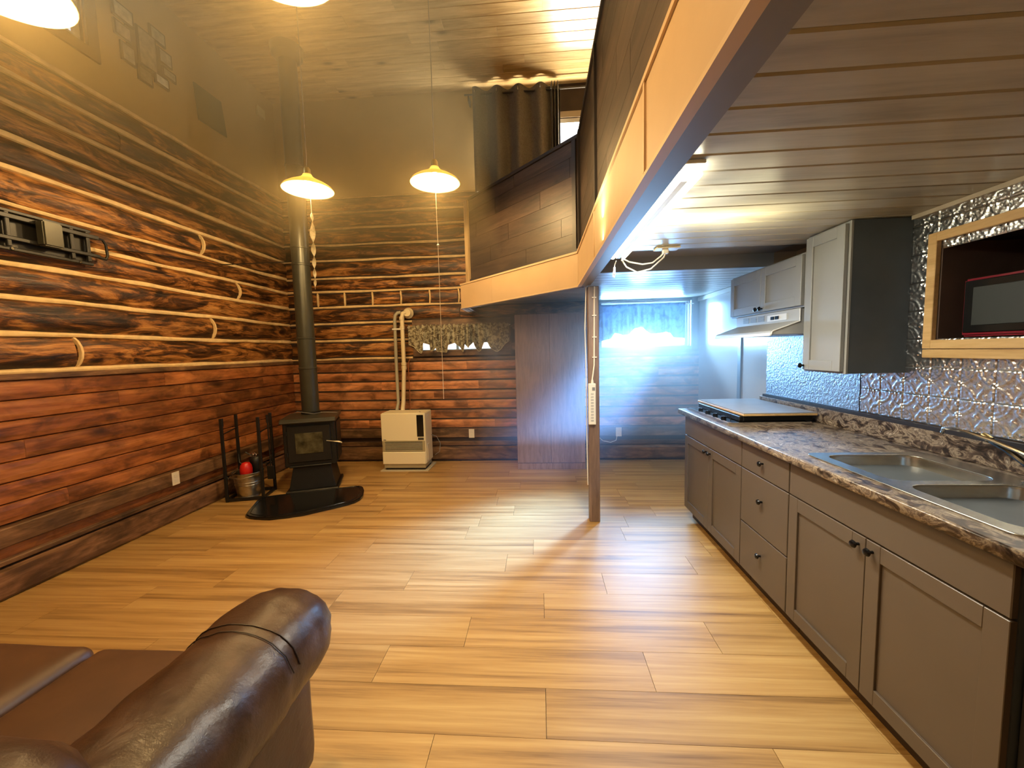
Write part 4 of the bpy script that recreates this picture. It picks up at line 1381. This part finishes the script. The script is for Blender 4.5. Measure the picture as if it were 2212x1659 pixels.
outlet('white outlet on the left plank wall near the firewood rack', (XL + .096, 3.25, .375), 'L')
outlet('white outlet on the back wall between heater and wardrobe', (-.905, YB - .062, .368), 'B')
o = outlet('white outlet on the back wall right of the post with a cord', (.99, YB - .062, .368), 'B')
outlet('white outlet on the back wall half hidden behind the stove', (-2.745, YB - .062, .385), 'B')
o = part('plug_cord', MB().tube([(.97, 5.08, .33), (.95, 5.05, .27), (.88, 5.04, .245), (.78, 5.02, .27), (.72, 5.0, .33), (.70, 5.0, .40)], .0045, 6), white, smooth=True)
tag(o, 'thin white cord drooping from the outlet right of the post', 'cord')

# ------------------------------------------------------------------ valances and curtain


def interp(tab, x):
    if x <= tab[0][0]: return tab[0][1]
    for (a, b), (c, d) in zip(tab, tab[1:]):
        if x <= c: return b + (d - b) * (x - a) / max(1e-6, c - a)
    return tab[-1][1]


tab = [(200, 540), (300, 590), (380, 690), (430, 716), (462, 650), (480, 520), (585, 560), (600, 672), (650, 668), (690, 610), (740, 690), (905, 705), (940, 570), (1040, 530), (1140, 600), (1188, 705), (1215, 700), (1240, 560), (1290, 640), (1390, 520),
       (1440, 640), (1480, 705), (1530, 680), (1590, 540), (1640, 530), (1700, 640), (1790, 710), (1830, 716), (1900, 660), (1960, 580), (2045, 520)]
VX0, VX1 = -1.675, -.375


def val1(a, b):
    x = VX0 + (VX1 - VX0) * a
    px = 200 + (2045 - 200) * a
    zb_ = 1.785 - (interp(tab, px) - 195) / 8.508 * .00585
    amp = .012 + .018 * b
    mid = 1 if .14 < a < .80 else .25
    y = 5.045 - amp * mid * math.sin(a * 95 + 1.5 * math.sin(a * 21)) - .010 * nz(a * 30, b * 3)
    z = 1.785 + (.010 * math.sin(a * 140) if b < .02 else 0) + (zb_ - 1.785) * b
    return (x, y, z)


v1 = thing('floral_valance', 'gathered sage floral valance over the small back window', 'valance', (-1.03, 5.05, 1.78))
part('cloth', MB().grid(val1, 260, 12), floral, v1, smooth=True, solid=.0015)
part('hem', MB().tube([val1(i / 130, 1.0) for i in range(131)], .0035, 5), flat('cream_hem', (.62, .56, .4), .8), v1, smooth=True)
part('rod', MB().tube([(-1.69, 5.07, 1.765), (-.36, 5.07, 1.765)], .007, 8), white, v1)
tab2 = [(400, 1310), (440, 1290), (600, 1250), (660, 1165), (800, 1205), (900, 1185), (960, 1105), (1080, 1085), (1130, 1135), (1240, 1195), (1400, 1185), (1460, 1165), (1520, 1195), (1600, 1262), (1765, 1275)]


def val2(a, b):
    px = 400 + (1765 - 400) * a
    x = .745 + (1.795 - .745) * a
    zt = 1.968
    zb_ = zt - (interp(tab2, px) - 725) / 7.54 * .00590 - .008 * random.random() * (1 if b > .95 else 0)
    y = 5.060 - (.010 + .018 * b) * math.sin(a * 62 + math.sin(a * 17))
    return (x, y, zt + (zb_ - zt) * b)


v2 = thing('kitchen_valance', 'blue-grey fringed valance over the bright kitchen window', 'valance', (1.27, 5.06, 1.96))
part('cloth', MB().grid(val2, 240, 12), lace, v2, smooth=True, solid=.001)
part('rod', MB().tube([(.74, 5.085, 1.955), (1.90, 5.085, 1.955)], .006, 8), white, v2)
cur = thing('loft_curtain', 'charcoal grommet curtain hanging at the upper loft window', 'curtain', (-.2, 5.0, 3.4))


def drp(a, b):
    if a < .80:
        x = -.735 + (a / .80) * .93
        y = 4.995 - .050 * math.sin(a / .80 * 2 * PI * 3.6 + .8) * (1 + .15 * b)
    else:
        t = (a - .80) / .20
        x = .195 + t * .105
        y = 4.995 - .055 * math.sin(t * 2 * PI * 3)
    return (x + .012 * b * nz(a * 9, b), y, 4.560 - b * 1.20)


part('cloth', MB().grid(drp, 190, 14), drape, cur, smooth=True, solid=.002)
rod = part('rod', MB().tube([(-.84, 5.0, 4.500), (.95, 5.0, 4.500)], .010, 10), flat('dark_rod', (.05, .04, .03), .35, .5), cur, smooth=True)
part('bracket', MB().box(-.80, -.785, 5.0, 5.13, 4.43, 4.505).box(.80, .815, 5.0, 5.13, 4.43, 4.505), flat('dark_rod', (.05, .04, .03), .35, .5), cur)
for i in range(8):
    a = .80 * (i + .22) / 7.2
    p = drp(min(a, .8), 0)
    rg = MB().tube([(p[0] + .004 * math.sin(i), p[1] + .026 * math.cos(q), 4.500 + .026 * math.sin(q)) for q in [k * PI / 6 for k in range(13)]], .004, 6)
    part('grommet', rg, chrome, cur, smooth=True)

# ------------------------------------------------------------------ wall bracket (television mount)
tv = thing('television_mount', 'black steel television bracket bolted to the left log wall', 'bracket', (-3.27, 2.45, 2.2))
XM = -3.275
part('wall_plate', MB().box(XM, XM + .012, 1.75, 2.76, 2.135, 2.375), mountm, tv, bev=.003)
part('rail', MB().box(XM + .03, XM + .055, 1.70, 2.80, 2.318, 2.348), mountm, tv, bev=.004)
part('rail', MB().box(XM + .03, XM + .055, 1.70, 2.80, 2.188, 2.213), mountm, tv, bev=.004)
part('rail', MB().box(XM + .012, XM + .030, 1.70, 2.77, 2.128, 2.150), mountm, tv, bev=.004)
part('rail', MB().box(XM + .012, XM + .030, 1.70, 2.77, 2.360, 2.382), mountm, tv, bev=.004)
for y in (2.10, 2.28, 2.62, 2.72):
    part('upright', MB().box(XM + .028, XM + .050, y, y + .022, 2.15, 2.36), mountm, tv, bev=.003)
part('pivot_block', MB().box(XM + .055, XM + .115, 2.42, 2.53, 2.185, 2.345), flat('olive_block', (.06, .055, .035), .35, .3), tv, bev=.008, seg=2)
part('end_hook', MB().tube([(XM + .04, 2.79, 2.335), (XM + .045, 2.83, 2.33), (XM + .045, 2.85, 2.30), (XM + .045, 2.855, 2.22), (XM + .045, 2.84, 2.19), (XM + .04, 2.79, 2.195)], .009, 8), mountm, tv, smooth=True)
for y, z in ((2.31, 2.14), (2.68, 2.14), (2.50, 2.30)):
    part('bolt', MB().tube([(XM + .03, y, z), (XM + .062 if z > 2.2 else XM + .036, y, z)], .008, 8), chrome, tv)
o = part('bracket_cable', MB().tube([(XM + .03, 2.86, 2.27), (-3.268, 3.2, 2.325), (-3.268, 3.6, 2.36), (-3.27, 4.02, 2.395)], .004, 6), blackm, smooth=True)
tag(o, 'thin black cable along the left log wall from the bracket', 'cable')

# ------------------------------------------------------------------ things high on the left wall
fr = thing('photo_collage', 'brown multi-picture photo frame cluster high on the left wall', 'picture frame', (XL + .02, 3.42, 4.05))
cells = [(3.16, 3.33, 4.17, 4.30), (3.16, 3.30, 4.03, 4.15), (3.20, 3.32, 3.86, 4.01), (3.345, 3.52, 3.93, 4.24), (3.47, 3.62, 4.22, 4.34), (3.535, 3.67, 4.07, 4.20), (3.56, 3.70, 3.97, 4.055), (3.33, 3.46, 3.79, 3.915), (3.48, 3.62, 3.86, 3.955)]
pics = [(.40, .36, .25), (.30, .25, .16), (.34, .30, .2), (.30, .24, .14), (.33, .3, .2), (.36, .33, .24), (.38, .34, .22), (.24, .19, .10), (.62, .60, .48)]
for i, (a, b, c, d) in enumerate(cells):
    q = part('frame', MB().box(XL + .021, XL + .040, a, b, c, d), picm, fr, bev=.003)
    part('print', MB().box(XL + .040, XL + .0415, a + .016, b - .016, c + .016, d - .016), flat('faded_print_%d' % i, pics[i], .4, nscale=22, namp=.35), q)
part('backing', MB().box(XL + .0205, XL + .028, 3.26, 3.62, 3.90, 4.20), picm, fr)
o = part('wall_hanging', MB().prism([(0, 0)] * 3, 0, 1) if False else MB().extr([(3.90, 4.13), (4.24, 4.14), (4.29, 3.80), (3.93, 3.79)], (XL + .021, 0, 0), (0, 1, 0), (0, 0, 1), (.015, 0, 0)), matte_dark, bev=.003)
tag(o, 'dark olive square panel hanging on the upper left wall', 'wall hanging')
o = part('wall_box', MB().box(XL + .021, XL + .05, 4.80, 4.93, 4.33, 4.44), flat('pale_box', (.55, .45, .22), .5), bev=.004)
tag(o, 'small pale box on the upper left wall near the stovepipe', 'box')

# ------------------------------------------------------------------ leather sofa
sf = thing('leather_sofa', 'dark brown leather sofa with rolled arm, seen from behind at lower left', 'sofa', (-1.5, .75, 0))


def softbox(x0, x1, y0, y1, z0, z1, r, n=9, wob=.006, crown=0.0, sd=0.0):
    """rounded cushion: cube sphere-like grid pushed to a rounded box"""
    mb = MB()
    cx_, cy_, cz_ = (x0 + x1) / 2, (y0 + y1) / 2, (z0 + z1) / 2
    hx, hy, hz = (x1 - x0) / 2, (y1 - y0) / 2, (z1 - z0) / 2

    def pt(u, v, w):
        p = Vector((u * hx, v * hy, w * hz))
        q = Vector((max(-hx + r, min(hx - r, p.x)), max(-hy + r, min(hy - r, p.y)), max(-hz + r, min(hz - r, p.z))))
        d = p - q
        if d.length > 1e-6: p = q + d.normalized() * r
        nn = (p - Vector((0, 0, 0))).normalized()
        p += nn * wob * nz(p.x * 5 + sd, p.y * 5, p.z * 5)
        if w > .99: p.z += crown * (1 - u * u) * (1 - v * v)
        return (p.x + cx_, p.y + cy_, p.z + cz_)
    K = [math.sin(PI / 2 * (2 * i / n - 1)) for i in range(n + 1)]
    f6 = [lambda a, b: (a, b, 1), lambda a, b: (b, a, -1), lambda a, b: (a, -1, b), lambda a, b: (b, 1, a), lambda a, b: (1, a, b), lambda a, b: (-1, b, a)]
    for g in f6:
        vs = [pt(*g(K[i], K[j])) for j in range(n + 1) for i in range(n + 1)]
        fs = [(j * (n + 1) + i, j * (n + 1) + i + 1, (j + 1) * (n + 1) + i + 1, (j + 1) * (n + 1) + i) for j in range(n) for i in range(n)]
        mb.add(vs, fs)
    return mb


def weld(o, d=.0005):
    bm = bmesh.new(); bm.from_mesh(o.data)
    bmesh.ops.remove_doubles(bm, verts=bm.verts, dist=d)
    bmesh.ops.recalc_face_normals(bm, faces=bm.faces)
    bm.to_mesh(o.data); bm.free()
    o.data.polygons.foreach_set('use_smooth', [True] * len(o.data.polygons))
    return o


weld(part('seat_cushion', softbox(-1.525, -1.015, .42, 1.195, .25, .455, .030, 16, .004, .012), leather_seat, sf))
weld(part('seat_cushion', softbox(-2.035, -1.530, .42, 1.195, .27, .470, .045, 16, .004, .012, 5), leather_seat, sf))
weld(part('seat_cushion', softbox(-2.545, -2.040, .42, 1.195, .25, .460, .045, 12, .004, .012, 9), leather_seat, sf))
part('base', MB().box(-2.60, -.90, .12, 1.12, .06, .26), leather, sf, bev=.02, seg=2)
weld(part('back', softbox(-2.60, -.63, .02, .53, .20, .91, .12, 14, .008, .0, 3), leather, sf))
for x, y in ((-2.5, .2), (-.95, .2), (-2.5, 1.05), (-.95, 1.05)):
    part('foot', MB().box(x - .03, x + .03, y - .03, y + .03, 0, .065), toem, sf)


def arm_ring(y, xc):
    e = max(0.0, (y - 1.10) / .20)
    sc = math.sqrt(max(0.0025, 1 - min(1, e) ** 2.4))
    a, b = .168 * (0.30 + .70 * sc), .148 * (.22 + .78 * sc)
    if e <= 0: a, b = .168, .148
    pts = []
    for k in range(36):
        th = 2 * PI * k / 36
        cx_, sx_ = math.cos(th), math.sin(th)
        x = a * math.copysign(abs(cx_) ** .85, cx_)
        z = b * math.copysign(abs(sx_) ** .90, sx_)
        w = .007 * nz(y * 7, th * 1.2, 3.0) + .004 * nz(y * 19, th * 3, 1.0) + .004 * nz(y * 6 + th * 5, 7)
        g = 1 - .035 * math.exp(-((y - 1.005) / .010) ** 2)
        pts.append((xc + x * g + w * cx_, y, .522 + z * g + w * sx_))
    return pts


for xc in (-.868, -2.70):
    ys = [.12 + i * .022 for i in range(45)] + [1.115 + i * .016 for i in range(11)] + [1.285, 1.292, 1.297, 1.30]
    part('arm_roll', MB().loft([arm_ring(y, xc) for y in ys]), leather, sf, smooth=True)
    px0, px1 = (xc - .125, xc + .10)
    weld(part('arm_panel', softbox(px0, px1, .12, 1.215, .05, .46, .07, 14, .006, 0, xc), leather, sf))
seamp = [Vector(p) for p in arm_ring(.99, -.868)[1:20]]
part('stitching', MB().tube([(p.x + (p.x + .868) * .012, p.y, p.z + .001) for p in seamp], .0016, 5), piping, sf, smooth=True)
seamp = [Vector(p) for p in arm_ring(1.022, -.868)[1:20]]
part('stitching', MB().tube([(p.x + (p.x + .868) * .012, p.y, p.z + .001) for p in seamp], .0016, 5), piping, sf, smooth=True)
